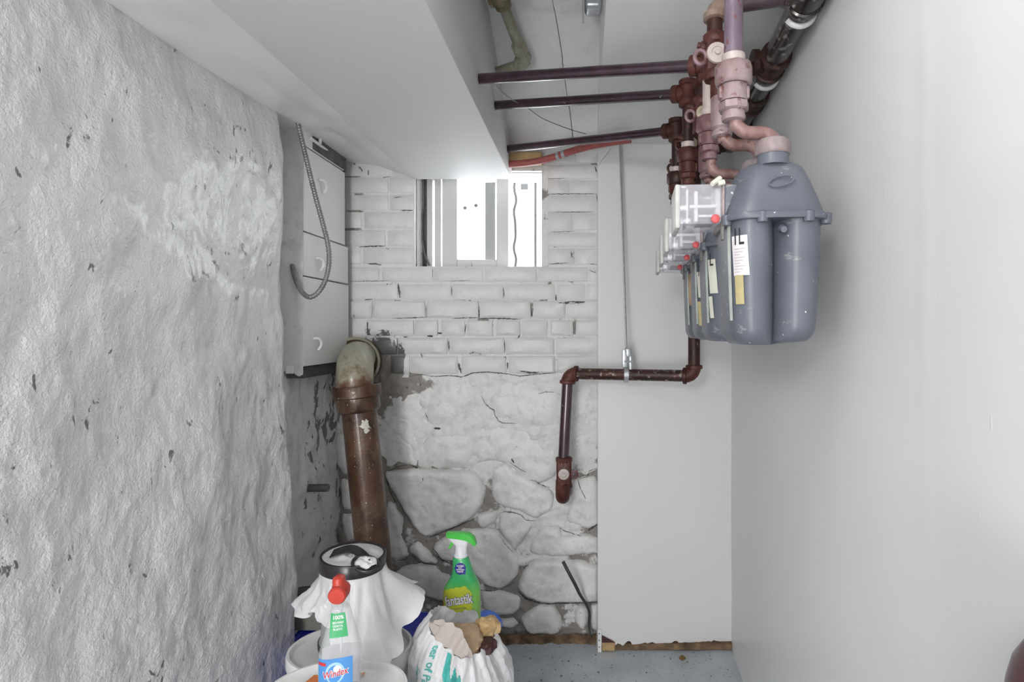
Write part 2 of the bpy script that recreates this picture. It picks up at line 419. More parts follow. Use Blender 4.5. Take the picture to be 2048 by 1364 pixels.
c_ = t.mix(t.ramp(t.noise(70, 4, .7), [(.60, 0), (.68, 1)]), c_, (.20, .205, .20))
c_ = t.mix(t.ramp(t.noise(40, 3, .6), [(.70, 0), (.74, 1)]), c_, (.62, .64, .66)); t.color(c_); t.bump(t.noise(50, 5), .4, .004); M['floor'] = t.m

# ------------------------------------------------------------------ room shell
D = 2.235                                # distance of the back wall's face
def fb(p, s, o=4, H_=1.0): return mnoise.fractal(Vector(p)*s, H_, 2.0, o)
structure('floor', grid(120, 60, lambda u, v: Vector((-1.2+1.9*u, 1.2+1.3*v, .004*fb((u*1.9, v*1.3, 3), 6)))).join(box((-1.2, -3, -.12), (.75, 2.6, -.006))), M['floor'])
# right wall: two straight runs and its cut-off end behind the camera
g = G(); n = 40
structure('wall_right', grid(150, 40, lambda u, v: Vector((wallx(.25+2.15*u)-.0012*math.exp(-((.25+2.15*u-.737)/.012)**2)+.002*fb((u*2, v*2, 9), 3), .25+2.15*u, -.02+2.0*v))).join(
    box((wallx(.25), -3, -.02), (.55, .25, 1.98))).join(G().add([(wallx(.25)+.14, .25, -.02), (wallx(2.4)+.14, 2.4, -.02), (wallx(2.4)+.14, 2.4, 1.98), (wallx(.25)+.14, .25, 1.98)], [(0, 1, 2, 3)])), M['wall_right'])
structure('wall_rear', box((-1.1, -3.1, -.02), (.6, -3.0, 2.0)), M['wall_right'])
# left rubble wall, thick paint over stones
LX = -.88
def leftx(y, z):
    lump = .013*fb((y, z, 1.3), 3.0, 3)+.0055*fb((y, z*.8, 4.1), 8, 4)+.0019*fb((y, z*.6, 7.7), 32, 4)+.0006*fb((y, z*.6, 3.3), 90, 3)
    st = mnoise.voronoi(Vector((y*4.2, z*3.6, .4)))[0]
    lump += .012*min(.35, (st[1]-st[0]))-.002
    base = LX + .044*max(0, min(1, (1.25-z)/.8))*max(0, min(1, (y-1.0)/.7)) 
    if z > 1.70: base -= .012*(z-1.70)/.12
    return base+lump
def leftpt(u, v):
    y = .55+1.19*u; z = -.01+1.845*v
    x = leftx(y, z)
    e = max(0, (y-1.655)/.085)
    return Vector((x-.11*e**2.4, min(y, 1.70+.012*fb((z, 0, 2), 5)) if e > 0 else y, z))
structure('wall_left', grid(330, 460, leftpt).join(box((-1.1, -3, -.02), (LX-.002, .56, 1.98))).join(box((-1.1, .55, -.02), (LX-.06, 1.72, 1.98))), M['plaster'])
# recess wall behind it
def recpt(u, v):
    y = 1.66+.60*u; z = -.01+1.96*v
    return Vector((-.966+.012*fb((y, z, 5), 7, 4)+.008*fb((y, z*.5, 2), 18, 4)-.02*(z > 1.12), y, z))
structure('wall_recess', grid(60, 160, recpt).join(box((-1.15, 1.66, -.02), (-1.01, 2.4, 1.98))), M['recess'])
# ceiling: boarded right part, old plank bay, soffit, sloped strip at the left
zc = lambda Z: H+Z
structure('ceiling', box((.045, -3, zc(.70)), (.75, 2.4, zc(1.0))).join(box((-1.15, -3, zc(1.0)), (.75, 2.4, zc(1.06)))).join(
    box((-1.1, -3, zc(.72)), (-.29, 2.4, zc(1.0)))).join(box((-.30, -3, zc(.70)), (.05, .92, zc(1.0)))), M['ceil'])
bay = [(.90, .97), (1.29, .965), (1.72, .95), (1.90, .865), (2.07, .77), (2.24, .685)]
def bayz(y):
    for (a, p), (b, q) in zip(bay, bay[1:]):
        if y <= b: return p+(q-p)*(y-a)/(b-a)
    return bay[-1][1]
ceil_o = bpy.data.objects['ceiling']
seam = lambda y: -.094+.1*(y-1.66)+.004*fb((y, 0, 4), 8, 4)
for k in range(2):
    dz = (0, -.007)[k]
    def pt(u, v, dz=dz, k=k):
        y = .90+1.34*v
        a, b = (-.30, seam(y)-.0015) if k == 0 else (seam(y)+.0015, .05)
        x = a+(b-a)*u
        return Vector((x, y, zc(bayz(y))+dz+.005*fb((x, y, k), 12, 5)+.0015*fb((x, y*.6, k+3), 60, 3)))
    top = grid(24, 130, pt)
    g2 = G().join(top); g2.join(G().add([(p[0], p[1], p[2]+.03) for p in top.v], top.f))
    mesh('plank', g2, M['plank'], ceil_o)
for yy, xx in ((1.42, -.15), (1.55, -.07), (1.78, -.16), (1.83, .0), (1.62, .01), (1.88, -.08)):
    mesh('nail', lathe([(.0022, 0), (.0022, .012), (.0045, .013), (.003, .016)], (xx, yy, zc(bayz(yy))+.004), (.3, .1, -1), 8), M['white_part'], ceil_o)
# soffit
SX0, SX1, SZ = -.67, -.285, .589
def soff(u, v):
    y = -3+5.24*v; return Vector((SX0+(SX1-SX0)*u, y, zc(SZ)+(.0015*fb((u, y, 0), 3))))
structure('trim_1', box((SX0, -3, zc(SZ)), (SX1, 2.242, zc(1.0)), .004, 2), M['soffit'])
# strip between left wall and soffit
prof = [(-1.02, .665), (-.93, .655), (-.80, .640), (-.72, .612), (-.660, .592)]
def strip(u, v):
    y = -.2+2.45*v; s = u*(len(prof)-1); i = min(int(s), len(prof)-2); f = s-i
    x = prof[i][0]*(1-f)+prof[i+1][0]*f; z = prof[i][1]*(1-f)+prof[i+1][1]*f
    k = 1-max(0, min(1, (y-1.35)/.7)); z -= .038*k*max(0, min(1, (-.68-x)/.20))
    return Vector((x, y, zc(z)+.003*fb((x, y, 6), 8, 4)))
structure('trim_2', grid(24, 140, strip), M['ceil'])
# crack-line rail of paint along the left wall's top
# boxed panel right of the brickwork
PD = 2.15
def panpt(u, v):
    x = .048+.56*u; z = .012+1.9*v
    return Vector((x, PD+.03*u+.0015*fb((x, z, 0), 4), z if v > 0 else .024+.016*fb((x*34, 0, 1), 1, 4)))
gp = grid(60, 60, panpt); back = [(p[0], p[1]+.014, p[2]) for p in gp.v]
gp.join(G().add(back, gp.f[:])); gp.join(box((.048, PD+.001, .03), (.060, 2.3, 1.9)))
structure('wall_panel', gp, M['panel'])

# ------------------------------------------------------------------ back wall: core, bricks, stones
WX0, WX1, WZ0, WZ1 = -.665, -.166, zc(.2488), zc(.622)
ZS = zc(-(750-661)/F*D)                 # brickwork above, rubble stone below
def core(x0, x1, z0, z1, nx, nz, amp, off):
    def fn(u, v):
        x = x0+(x1-x0)*u; z = z0+(z1-z0)*v
        return Vector((x, D+off-amp*(.6*fb((x, z, 2), 9, 4)+.5*fb((x, z, 8), 28, 3)), z))
    def keep(u, v):
        x = x0+(x1-x0)*u; z = z0+(z1-z0)*v
        return not (WX0 < x < WX1 and WZ0 < z < WZ1)
    return grid(nx, nz, fn, keep)
slab = G()
for lo, hi in (((-1.1, D+.03, -.05), (WX0, 2.42, 2.2)), ((WX1, D+.03, -.05), (.75, 2.42, 2.2)), ((WX0, D+.03, -.05), (WX1, 2.42, WZ0)), ((WX0, D+.03, WZ1), (WX1, 2.42, 2.2))):
    slab.join(box(lo, hi))
for lo, hi in (((WX0-.03, D+.004, WZ0-.01), (WX0, D+.04, WZ1)), ((WX1, D+.001, WZ0), (WX1+.024, D+.04, WZ1+.02)), ((WX0, D+.004, WZ0-.03), (WX1, D+.04, WZ0)), ((WX0, D+.004, WZ1), (WX1, D+.04, WZ1+.05))):
    slab.join(box(lo, hi, .002, 1))
wb = structure('wall_back', core(-1.0, .06, ZS-.01, 1.95, 130, 110, .004, .0035).join(slab), M['mortar_brick'])
def bedpt(u, v):
    x = -1.0+1.06*u; z = -.01+(ZS+.022)*v
    hi = max(0, min(1, (z-.60)/.22)); hi *= max(0, min(1, (x+.90)/.14))
    return Vector((x, D+.014-.013*hi-(.020-.004*hi)*(.6*fb((x, z, 2), 9, 4)+.5*fb((x, z, 8), 28, 3)), z))
bed = grid(170, 180, bedpt)
mesh('mortar_bed', bed, M['mortar_stone'], wb)

def brick(x0, x1, y0, y1, rough):
    a, b = P(x0, y0, D), P(x1, y1, D)
    xa, xb, zt, zb = a.x, b.x, a.z, b.z
    proud = (.002, .012)[rough]+random.uniform(-.001, .0015)
    amp = (.0008, .0045)[rough]; bev = (.003, .009)[rough]
    nx = max(3, int((xb-xa)/.022)); nz = 4; sd = random.random()*50
    def fn(u, v):
        x = xa+(xb-xa)*u; z = zb+(zt-zb)*v
        e = min(u*(xb-xa), (1-u)*(xb-xa), v*(zt-zb), (1-v)*(zt-zb))
        q = max(0, 1-e/bev); 
        if rough: x += .003*fb((x, z, sd), 30, 2); z += .0035*fb((x, z, sd+9), 25, 2)
        return Vector((x, D-proud+q*q*bev*.8+amp*fb((x, z, sd), 22, 3), z))
    def warp(t, n_, L):       # rows close to the rim
        if t <= 0 or t >= 1: return t
        k = [0, bev/L]+[bev/L+(1-2*bev/L)*i/(n_-2) for i in range(1, n_-1)]+[1]
        return k[int(round(t*n_))]
    g = grid(nx, nz, lambda u, v: fn(warp(u, nx, xb-xa), warp(v, nz, zt-zb)))
    rim = [i for i in range(nx+1)]+[(j*(nx+1)+nx) for j in range(1, nz+1)]+[nz*(nx+1)+i for i in range(nx-1, -1, -1)]+[j*(nx+1) for j in range(nz-1, 0, -1)]
    m0 = len(g.v); g.v += [(g.v[i][0], D+.03, g.v[i][2]) for i in rim]
    for k in range(len(rim)):
        k2 = (k+1) % len(rim); g.f.append((rim[k], m0+k, m0+k2, rim[k2]))
    mesh('brick', g, M['brick'], wb)
rows = [
 (319, 352, 0, [(690, 786), (789, 850)]), (355, 386, 0, [(690, 776), (779, 828)]), (390, 420, 0, [(690, 776), (780, 828)]),
 (424, 456, 0, [(690, 722), (729, 828)]), (461, 492, 0, [(690, 770), (777, 828)]), (496, 527, 0, [(690, 721), (727, 826)]),
 (535, 563, 0, [(690, 757), (764, 865), (867.5, 966), (970, 1073), (1076, 1175), (1178, 1199)]),
 (569, 599, 0, [(690, 795), (801.5, 901), (905, 1005), (1009, 1109), (1114, 1170), (1173, 1199)]),
 (602, 636, 1, [(690, 745), (748, 850), (854, 957), (960, 1062), (1066, 1130), (1134, 1199)]),
 (641, 671, 1, [(735, 827), (831, 876), (884, 930), (935, 985), (994, 1040), (1044, 1094), (1101, 1146), (1152, 1199)]),
 (676, 708, 1, [(745, 794), (797, 895), (899, 1008), (1012, 1108), (1112, 1199)]),
 (713, 747, 1, [(782, 820), (823, 916), (924, 1012), (1018, 1110), (1114, 1199)]),
 (300, 326, 0, [(1096, 1150), (1153, 1199)]), (330, 357, 0, [(1096, 1196)]), (361, 387, 0, [(1096, 1138), (1141, 1196)]), (391, 423, 0, [(1096, 1196)]),
 (427, 460, 0, [(1096, 1144), (1147, 1196)]), (466, 493, 0, [(1096, 1196)]), (498, 529, 0, [(1096, 1148), (1151, 1196)])]
for y0, y1, rg, xs in rows:
    for x0, x1 in xs: brick(x0, x1, y0, y1, rg)

from mathutils.geometry import delaunay_2d_cdt
def stone(poly, proud=.014):
    pts = [P(x, y, D) for x, y in poly]; pts = [Vector((p.x, p.z)) for p in pts]
    c = sum(pts, Vector((0, 0)))/len(pts); soft = max(0, min(1, (c.y-.62)/.2)); sd = random.random()*90
    pts = [c+(p-c)*(1.03+.09*soft) for p in pts]
    for _ in range(2):                      # nick the corners a little
        q = []
        for i in range(len(pts)):
            a, b = pts[i], pts[(i+1) % len(pts)]; q += [a.lerp(b, .15), a.lerp(b, .85)]
        pts = q
    out = []
    for i in range(len(pts)):
        a, b = pts[i], pts[(i+1) % len(pts)]; k = max(1, round((b-a).length/.010)); out += [a.lerp(b, j/k) for j in range(k)]
    out = [Vector((min(.052, p.x+.0035*fb((p.x, p.y, sd), 45, 3)), p.y+.0035*fb((p.x, p.y, sd+7), 45, 3))) for p in out]
    n = len(out); tp = [(p.x, p.y) for p in out]
    def edge(p):
        m_ = 9
        for i in range(n):
            a, b = out[i], out[(i+1) % n]; d = b-a; t = max(0, min(1, (p-a).dot(d)/max(1e-9, d.length_squared))); m_ = min(m_, (p-a-d*t).length)
        return m_
    x0, x1 = min(p.x for p in out), max(p.x for p in out); z0, z1 = min(p.y for p in out), max(p.y for p in out)
    st = .010; inner = []
    yy = z0+st/2; r_ = 0
    while yy < z1:
        xx = x0+st*(.5 if r_ % 2 else 0)
        while xx < x1:
            if inpoly(xx, yy, tp):
                p = Vector((xx, yy)); 
                if edge(p) > .0042: inner.append(p)
            xx += st
        yy += st*.87; r_ += 1
    V2, _, F2, *_r = delaunay_2d_cdt(out+inner, [(i, (i+1) % n) for i in range(n)], [], 1, 1e-6)
    sw = .014+.045*soft; V = []
    for p in V2:
        p = Vector(p); e = edge(p); f = 1-(1-min(1, e/sw))**2
        h = proud*f*(.86 if soft > .5 else 1)+.004*min(1, e/.06)+(.35+.65*f)*(.009*fb((p.x, p.y, sd), 8, 3)+.0045*fb((p.x, p.y, sd+5), 30, 4))
        V.append(Vector((p.x, D+.010-h, p.y)))
    g = G().add(V, F2); m0 = len(g.v)
    nb = [min(range(len(V2)), key=lambda q: (Vector(V2[q])-p).length_squared) for p in out]
    g.v += [(V[q].x, D+.045, V[q].z) for q in nb]
    for k in range(n):
        k2 = (k+1) % n
        if nb[k] != nb[k2]: g.f.append((nb[k], m0+k, m0+k2, nb[k2]))
    mesh('stone', g, M['stone'], wb, angle=75)
S = [
 ([(882,762),(899,757),(926,759),(946,763),(955,784),(951,803),(936,822),(914,840),(892,850),(868,846),(854,831),(854,806),(863,784),(871,769)], .022),
 ([(778,790),(800,783),(846,785),(848,830),(858,853),(830,860),(795,850),(772,830)], .010),
 ([(870,868),(905,864),(938,874),(946,895),(942,920),(930,936),(880,936),(840,935),(836,910),(850,885)], .013),
 ([(768,880),(800,866),(840,872),(832,905),(834,932),(800,926),(775,935),(766,915)], .008),
 ([(964,790),(998,769),(1030,759),(1074,772),(1108,783),(1116,797),(1116,835),(1093,852),(1051,860),(1036,847),(996,843),(989,822),(971,810)], .016),
 ([(958,852),(1000,850),(1050,866),(1095,857),(1118,845),(1115,905),(1105,950),(1070,965),(1045,950),(1010,924),(985,920),(955,925),(947,900)], .011),
 ([(1150,782),(1200,785),(1200,870),(1196,930),(1170,945),(1154,935),(1148,860)], .009),
 ([(770,946),(800,942),(838,938),(901,941),(945,943),(961,962),(970,985),(958,1018),(943,1036),(912,1052),(856,1073),(836,1066),(826,1047),(806,1018),(794,994),(778,971)], .024),
 ([(776,1004),(790,1013),(806,1041),(805,1071),(818,1113),(784,1121),(770,1090),(768,1040)], .016),
 ([(819,1096),(833,1084),(849,1096),(873,1124),(871,1128),(845,1126),(829,1113),(819,1105)], .014),
 ([(866,1092),(895,1070),(914,1063),(916,1108),(908,1125),(880,1118),(868,1105)], .018),
 ([(919,1062),(950,1060),(992,1062),(1015,1085),(1040,1120),(1032,1155),(1003,1178),(968,1170),(950,1150),(921,1130)], .018),
 ([(954,1029),(970,1026),(994,1022),(993,1041),(975,1055),(961,1056),(954,1047)], .016),
 ([(999,1032),(1010,1024),(1040,1029),(1055,1041),(1068,1046),(1051,1071),(1040,1089),(1026,1103),(1014,1080),(998,1060)], .012),
 ([(1062,1089),(1087,1053),(1119,1055),(1124,1075),(1155,1071),(1176,1071),(1200,1080),(1200,1107),(1153,1110),(1124,1114),(1087,1112),(1062,1107)], .013),
 ([(1035,1175),(1049,1144),(1069,1125),(1101,1120),(1151,1121),(1200,1135),(1200,1203),(1160,1204),(1105,1207),(1078,1205),(1051,1194)], .022),
 ([(960,1182),(1003,1182),(1040,1198),(1037,1221),(1026,1230),(990,1232),(965,1218)], .016),
 ([(1040,1237),(1058,1225),(1078,1210),(1105,1214),(1119,1230),(1124,1253),(1115,1268),(1092,1271),(1055,1268)], .016),
 ([(1149,1221),(1162,1211),(1176,1221),(1178,1248),(1165,1264),(1151,1248)], .016),
 ([(998,1240),(1028,1240),(1036,1250),(1024,1261),(1001,1255)], .012),
 ([(795,1140),(830,1130),(870,1135),(898,1152),(903,1185),(890,1205),(850,1195),(800,1180),(785,1160)], .018),
 ([(985,940),(1010,930),(1045,955),(1080,970),(1106,985),(1102,1020),(1070,1038),(1040,1022),(1010,1016),(985,1000)], .009),
 ([(1140,960),(1195,952),(1200,1050),(1172,1058),(1132,1042),(1142,1000)], .009),
 ([(1010,1118),(1060,1112),(1098,1118),(1064,1122),(1046,1136)], .008),
 ([(668,872),(690,866),(700,935),(688,950),(672,930)], .010), ([(672,800),(692,792),(700,850),(680,860)], .010),
 ([(768,800),(775,860),(766,868),(756,840)], .008), ([(678,960),(702,962),(708,1020),(684,1020)], .010), ([(680,1030),(710,1030),(716,1080),(690,1085)], .010),
 ([(905,1190),(955,1182),(960,1215),(985,1240),(985,1268),(900,1268)], .012), ([(740,1150),(782,1150),(795,1190),(780,1230),(735,1230)], .012),
 ([(1180,1215),(1200,1212),(1200,1262),(1181,1262)], .010)]
for poly, pr in S: stone(poly, pr)
from mathutils.bvhtree import BVHTree
bv, bf = [], []
for o in [wb]+list(wb.children):
    n0 = len(bv); bv += [v.co.copy() for v in o.data.vertices]; bf += [tuple(i+n0 for i in p.vertices) for p in o.data.polygons]
tree = BVHTree.FromPolygons(bv, bf)
EYE = Vector((0, 0, H))
def onwall(px, py):
    d_ = (P(px, py, 1)-EYE).normalized(); h_ = tree.ray_cast(EYE, d_)
    q = h_[0] if h_[0] is not None else P(px, py, D)
    return Vector((q.x, min(q.y, D+.02)-.0012, q.z))
CR = [([(718,424),(727,423)],2.4),([(766,355),(781,353)],1.6),([(788,395),(806,394)],1.6),([(803,421),(827,421)],2),([(719,494),(745,492.5),(772,492)],2.6),([(772,496),(778,498)],3.4),([(736,527),(750,528),(763,530)],3.2),([(704,458),(709,457)],3),
 ([(699,563),(740,562),(780,562)],1.3),([(900,562),(942,561)],1.1),([(797,566),(798,582),(800,596)],4.6),([(773,568.5),(776,569)],3),([(903,573),(904,592)],1.6),([(865,536),(866,556)],1.3),([(730,600),(745,598)],2.8),([(852,608),(853,634)],1.8),([(1007,575),(1008,597)],1.7),([(1112,589),(1112.5,601)],3.4),
 ([(1117,606),(1140,605.5),(1170,604)],5.5),([(1066,616),(1063,632)],3.2),([(958,612),(959,632)],2),([(785,637),(820,636),(860,634)],2.0),([(905,637),(960,635)],1.8),([(960,637),(1010,637),(1025,638),(1043,638)],2.2),([(1035,677),(1040,670)],2.8),([(855,672),(866,673)],4.5),([(876,666),(884,667)],3.4),([(932,648),(930,665)],2.2),
 ([(897,681),(898,702)],2.2),([(1009,682),(1010,704)],2.2),([(1008,714),(1013,716)],3),([(1015,725),(1015,738)],3.4),([(917,727),(920,738),(924,748)],5),([(842,706),(845,716)],2.4),([(938,707),(948,705),(962,708)],4),
 ([(818,753),(840,749),(870,753),(900,751),(925,754),(945,746),(975,744),(1010,747),(1040,752),(1080,748),(1110,745),(1127,739)],2.3),([(1040,742),(1060,745),(1078,746)],4),
 ([(1096,358),(1130,357)],1.2),([(1096,388.5),(1150,388),(1195,388)],1.8),([(1193,388),(1195,402)],2.2),([(1098,425),(1190,424)],1.2),([(1098,464),(1150,463)],1.3),([(1190,333),(1193,344)],3.4),([(1098,528),(1120,527),(1138,525)],1.8),([(1180,528),(1196,529)],1.8),([(1142,503),(1143,516)],1.8),([(1143,511),(1148,504)],1.6),([(1143,511),(1149,517)],1.6),([(1178,540),(1192,546)],1.8),
 ([(1060,960),(1071,962),(1080,968),(1092,973),(1101,975)],1.7),([(1020,925),(1040,938),(1053,945)],1.3),([(1023,917),(1028,926)],3.4),([(963,791),(970,806),(980,816),(988,820),(990,830),(997,842),(1006,846),(1035,847)],2.2),([(1155,958),(1160,975),(1165,985),(1172,998)],1.8),([(1155,957),(1175,954),(1178,942),(1195,935)],1.4),
 ([(999,1027),(1012,1022),(1040,1028),(1052,1040),(1071,1042)],1.8),([(1000,1072),(1012,1090),(1027,1105)],1.3),([(1119,1055),(1130,1062),(1150,1068),(1162,1072)],2),([(1176,1061),(1187,1054),(1197,1045)],5),([(770,945),(785,938),(800,932),(815,930)],2.2),([(822,930),(836,936)],3.2),([(868,856),(881,857)],5),([(850,824),(858,843)],1.6),
 ([(858,1075),(890,1062),(920,1050),(952,1036)],3),([(769,946),(775,965),(781,985),(795,1010)],2.6),([(1036,1182),(1050,1196),(1082,1207)],5),([(1082,1207),(1150,1206),(1198,1204)],2.6),([(1000,1180),(1030,1164)],2.2),([(958,1180),(985,1182)],2.4),([(788,1122),(812,1118),(820,1108)],2.2),([(822,1108),(838,1124),(872,1130)],2.2),([(866,1096),(884,1120),(908,1130)],3),([(1076,788),(1090,784),(1108,784)],1.4)]
cg = G()
for line, wd in CR:
    pts = []
    for (xa, ya), (xb, yb) in zip(line, line[1:]):
        k = max(2, int(math.hypot(xb-xa, yb-ya)/3))
        pts += [(xa+(xb-xa)*j/k, ya+(yb-ya)*j/k) for j in range(k)]
    pts.append(line[-1]); n = len(pts); V = []; tx, ty = line[-1][0]-line[0][0], line[-1][1]-line[0][1]; ll = math.hypot(tx, ty) or 1
    for i, (x, y) in enumerate(pts):
        ww = wd*.5*(math.sin(PI*(i+.35)/(n-.3))**.5)*random.uniform(.45, 1.15)
        j = random.uniform(-.5, .5)
        V += [onwall(x-ty/ll*(ww+j), y+tx/ll*(ww+j)), onwall(x+ty/ll*(ww-j), y-tx/ll*(ww-j))]
    cg.add(V, [(2*i, 2*i+1, 2*i+3, 2*i+2) for i in range(n-1)])
mesh('crack_lines', cg, M['dark_gap'], wb, False, kind='stuff')
# rough sill of dirt and timber along the foot of the walls
structure('baseboard_back', grid(60, 4, lambda u, v: Vector((-.36+.41*u, 2.235-.035*math.sin(v*PI*.5)-.01*fb((u*5, 0, 2), 2), .020*(1-v)+.007*fb((u*9, v, 4), 3)))), M['wood_dirty'])
bp = structure('baseboard_panel', box((.07, PD+.006, .0), (.56, PD+.06, .024), .003, 1), M['wood_dirty'])
mesh('corner_bead', box((.044, PD-.006, -.0), (.062, PD+.001, .085), .001, 1).join(box((.044, PD-.006, .0), (.047, PD+.03, .085))), M['white_part'], bp)
for z_ in (.02, .045, .07): mesh('bead_hole', lathe([(.0022, 0), (.0022, .001)], (.053, PD-.0065, z_), (0, -1, 0), 8), M['ink'], bp)
mesh('timber_block', box((.063, PD-.004, .002), (.112, PD+.02, .034), .003, 1), M['wood_raw'], bp)
mesh('rust_stain_gap', G().add([(.063, PD-.002, .034), (.112, PD-.002, .034), (.112, PD-.002, .036), (.063, PD-.002, .062)], [(0, 1, 2, 3)]), M['dark_stuff'], bp)

# ------------------------------------------------------------------ window
DW = 2.36
def pxbox(x0, y0, x1, y1, d0, d1, bev=.002):
    a, b = P(x0, y0, d0), P(x1, y1, d0); return box((a.x, d0, b.z), (b.x, d1, a.z), bev, 1)
win = structure('window_1', pxbox(826, 330, 864, 545, DW, DW+.05).join(pxbox(826, 300, 1095, 337, DW, DW+.05)).join(pxbox(826, 533, 1095, 560, DW, DW+.05)).join(pxbox(1086, 330, 1096, 545, DW, DW+.05)), M['win_paint'])
mesh('jamb_post', pxbox(869, 335, 882, 540, DW-.01, DW+.04), M['win_paint'], win)
sash = mesh('sash', pxbox(884, 335, 914, 538, DW-.045, DW-.005).join(pxbox(993, 335, 1017, 538, DW-.045, DW-.005)).join(pxbox(914, 519, 993, 538, DW-.044, DW-.006)).join(pxbox(914, 325, 993, 352, DW-.044, DW-.006)), M['win_paint'], win)
mesh('pane', pxbox(912, 345, 995, 522, DW-.03, DW-.026, 0), M['glass'], sash)
for x_, y_ in ((930, 416), (952, 411)):
    mesh('dot_sticker', lathe([(.0075, 0), (.0075, .001)], P(x_, y_, DW-.031), (0, -1, 0), 16), M['conduit'], sash)
mesh('bead_strip', pxbox(970, 345, 990, 522, DW+.06, DW+.08), M['post_grey'], win)
mesh('wire', tube([P(846, 335, DW-.02), P(848, 400, DW-.02), P(843, 440, DW-.02), P(846, 500, DW-.02), P(858, 531, DW-.02)], .003, 8, smoothpath=2), M['steel_dark'], win)
mesh('gap_filler', pxbox(843, 335, 853, 533, DW-.006, DW, 0), M['dark_gap'], win)
gb = G(); db = 2.62
for x_, wob in ((1030, .004), (1071, 0)):
    gb = tube([P(x_, 320+8*i, db)+Vector((wob*math.sin(i*.8)+wob*.5*math.sin(i*1.3+1), 0, 0)) for i in range(32)], .0065, 10)
    mesh('security_bar', gb, M['bar'], win)
mesh('crossbar', box((-.45, db-.004, P(0, 366, db).z), (-.12, db+.004, P(0, 358, db).z)), M['bar'], win)
mesh('thin_wire', tube([P(1016, 398, 2.5), P(1025, 412, 2.5), P(1027, 425, 2.5), P(1022, 440, 2.5), P(1015, 450, 2.5)], .0015, 6, smoothpath=2), M['bar'], win)
structure('exterior_ground', box((-6, 2.44, 1.25), (4, 9, 1.38)), M['ext'])
hs = root('neighbour_house', (-2.4, 7.2, 1.38), 'pale neighbouring house wall seen through the open basement window', 'house')
mesh('wall', box((-4.5, 7.2, 1.37), (.2, 7.4, 5.2)), M['ext_wall'], hs)
for x_, y_, w2 in ((1050, 352, 7), (1049, 373, 7)):
    a, b = P(x_-w2, y_-5, 7.19), P(x_+w2, y_+6, 7.19); mesh('window', box((a.x, 7.17, b.z), (b.x, 7.21, a.z)), M['ext_dark'], hs)

# ------------------------------------------------------------------ left enclosure panel, conduit
PX = -.90
enc = root('service_enclosure', (-.94, 1.84, zc(-.11)), 'white painted boarded enclosure in the recess above the stub', 'enclosure')
ends = [(-.115, .173, 2.19), (.177, .316, 2.185), (.320, .592, 2.157), (.597, .655, 2.150)]
for z0, z1, y1 in ends:
    mesh('board', box((PX-.018, 1.84, zc(z0)), (PX, y1, zc(z1)), .002, 1), M['panel'], enc)
mesh('side_board', grid(8, 60, lambda u, v: Vector((-1.0+.10*u, 1.836+.004*fb((u, v*4, 3), 3, 4), zc(-.135+.79*v)+(-.012*math.sin(u*9) if v == 0 else 0)))), M['recess'], enc)
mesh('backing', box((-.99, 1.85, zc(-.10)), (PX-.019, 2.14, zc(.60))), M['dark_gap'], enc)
mesh('lower_gap_shade', box((-.985, 1.86, zc(-.155)), (PX-.012, 2.17, zc(-.118))), M['dark_gap'], enc)  # dark block painted as the shade in the gap below the boards
mesh('corner_block', box((-.955, 1.832, zc(-.138)), (-.93, 1.85, zc(-.112)), .002, 1), M['white_part'], enc)
for x_, y_ in ((640, 372), (634, 528), (629, 688)):
    d_ = PX/((x_-CX)/F); b = Vector((PX, d_, zc((CY-y_)/F*d_)))
    mesh('hook', tube([b+Vector((0, -.01, .018)), b+Vector((.012, -.003, .02)), b+Vector((.016, .014, .012)), b+Vector((.013, .022, -.006)), b+Vector((.006, .012, -.022))], .0045, 8, smoothpath=2), M['white_part'], enc)
cab = root('white_cable', tuple(P(624, 278, 1.9)), 'short white cable in the dark slot above the enclosure', 'cable')
mesh('cable', tube([P(622, 277, 1.88), P(636, 288, 1.93), P(652, 300, 2.0), P(665, 309, 2.06), P(676, 311, 2.10), P(686, 304, 2.14)], .0055, 10, smoothpath=2), M['white_part'], cab)
mesh('tie', tube([P(641, 270, 1.93), P(640, 288, 1.93)], .005, 8), M['white_part'], cab)
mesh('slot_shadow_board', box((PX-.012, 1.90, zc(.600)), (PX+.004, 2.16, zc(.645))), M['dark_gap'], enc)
cpx = [(594, 236), (598, 256), (606, 290), (618, 340), (632, 397), (649, 458), (658, 496), (659, 530), (650, 566), (635, 588), (618, 597), (602, 583), (590, 558), (584, 530)]
cp = [P(x, y, 1.76+.004*math.sin(i)) if i < 11 else P(x, y, 1.76+.024*(i-10)) for i, (x, y) in enumerate(cpx)]
for _ in range(3):
    q = [cp[0]]
    for i in range(len(cp)-1): q += [cp[i].lerp(cp[i+1], .25), cp[i].lerp(cp[i+1], .75)]
    cp = q+[cp[-1]]
L = [0]
for a, b in zip(cp, cp[1:]): L.append(L[-1]+(b-a).length)
rib = []; rr = []; step = .0021; s = 0; i = 0; k = 0
while s < L[-1]:
    while i < len(L)-2 and L[i+1] < s: i += 1
    rib.append(cp[i].lerp(cp[i+1], (s-L[i])/max(1e-6, L[i+1]-L[i]))); rr.append(.0078 if k % 4 < 2 else .0064); s += step; k += 1
thing('flexible_conduit', tube(rib, rr, 12), M['conduit'], 'grey corrugated flexible conduit hanging in a loop before the enclosure', 'conduit')
st = P(585, 970, 1.86)
thing('pipe_stub', lathe([(.0135, 0), (.0135, .075), (.012, .078), (.009, .078)], (-.968, 2.0, zc(-.548)), (1, -.08, .03), 16), M['steel_dark'], 'short grey pipe stub poking from the left recess wall', 'pipe')

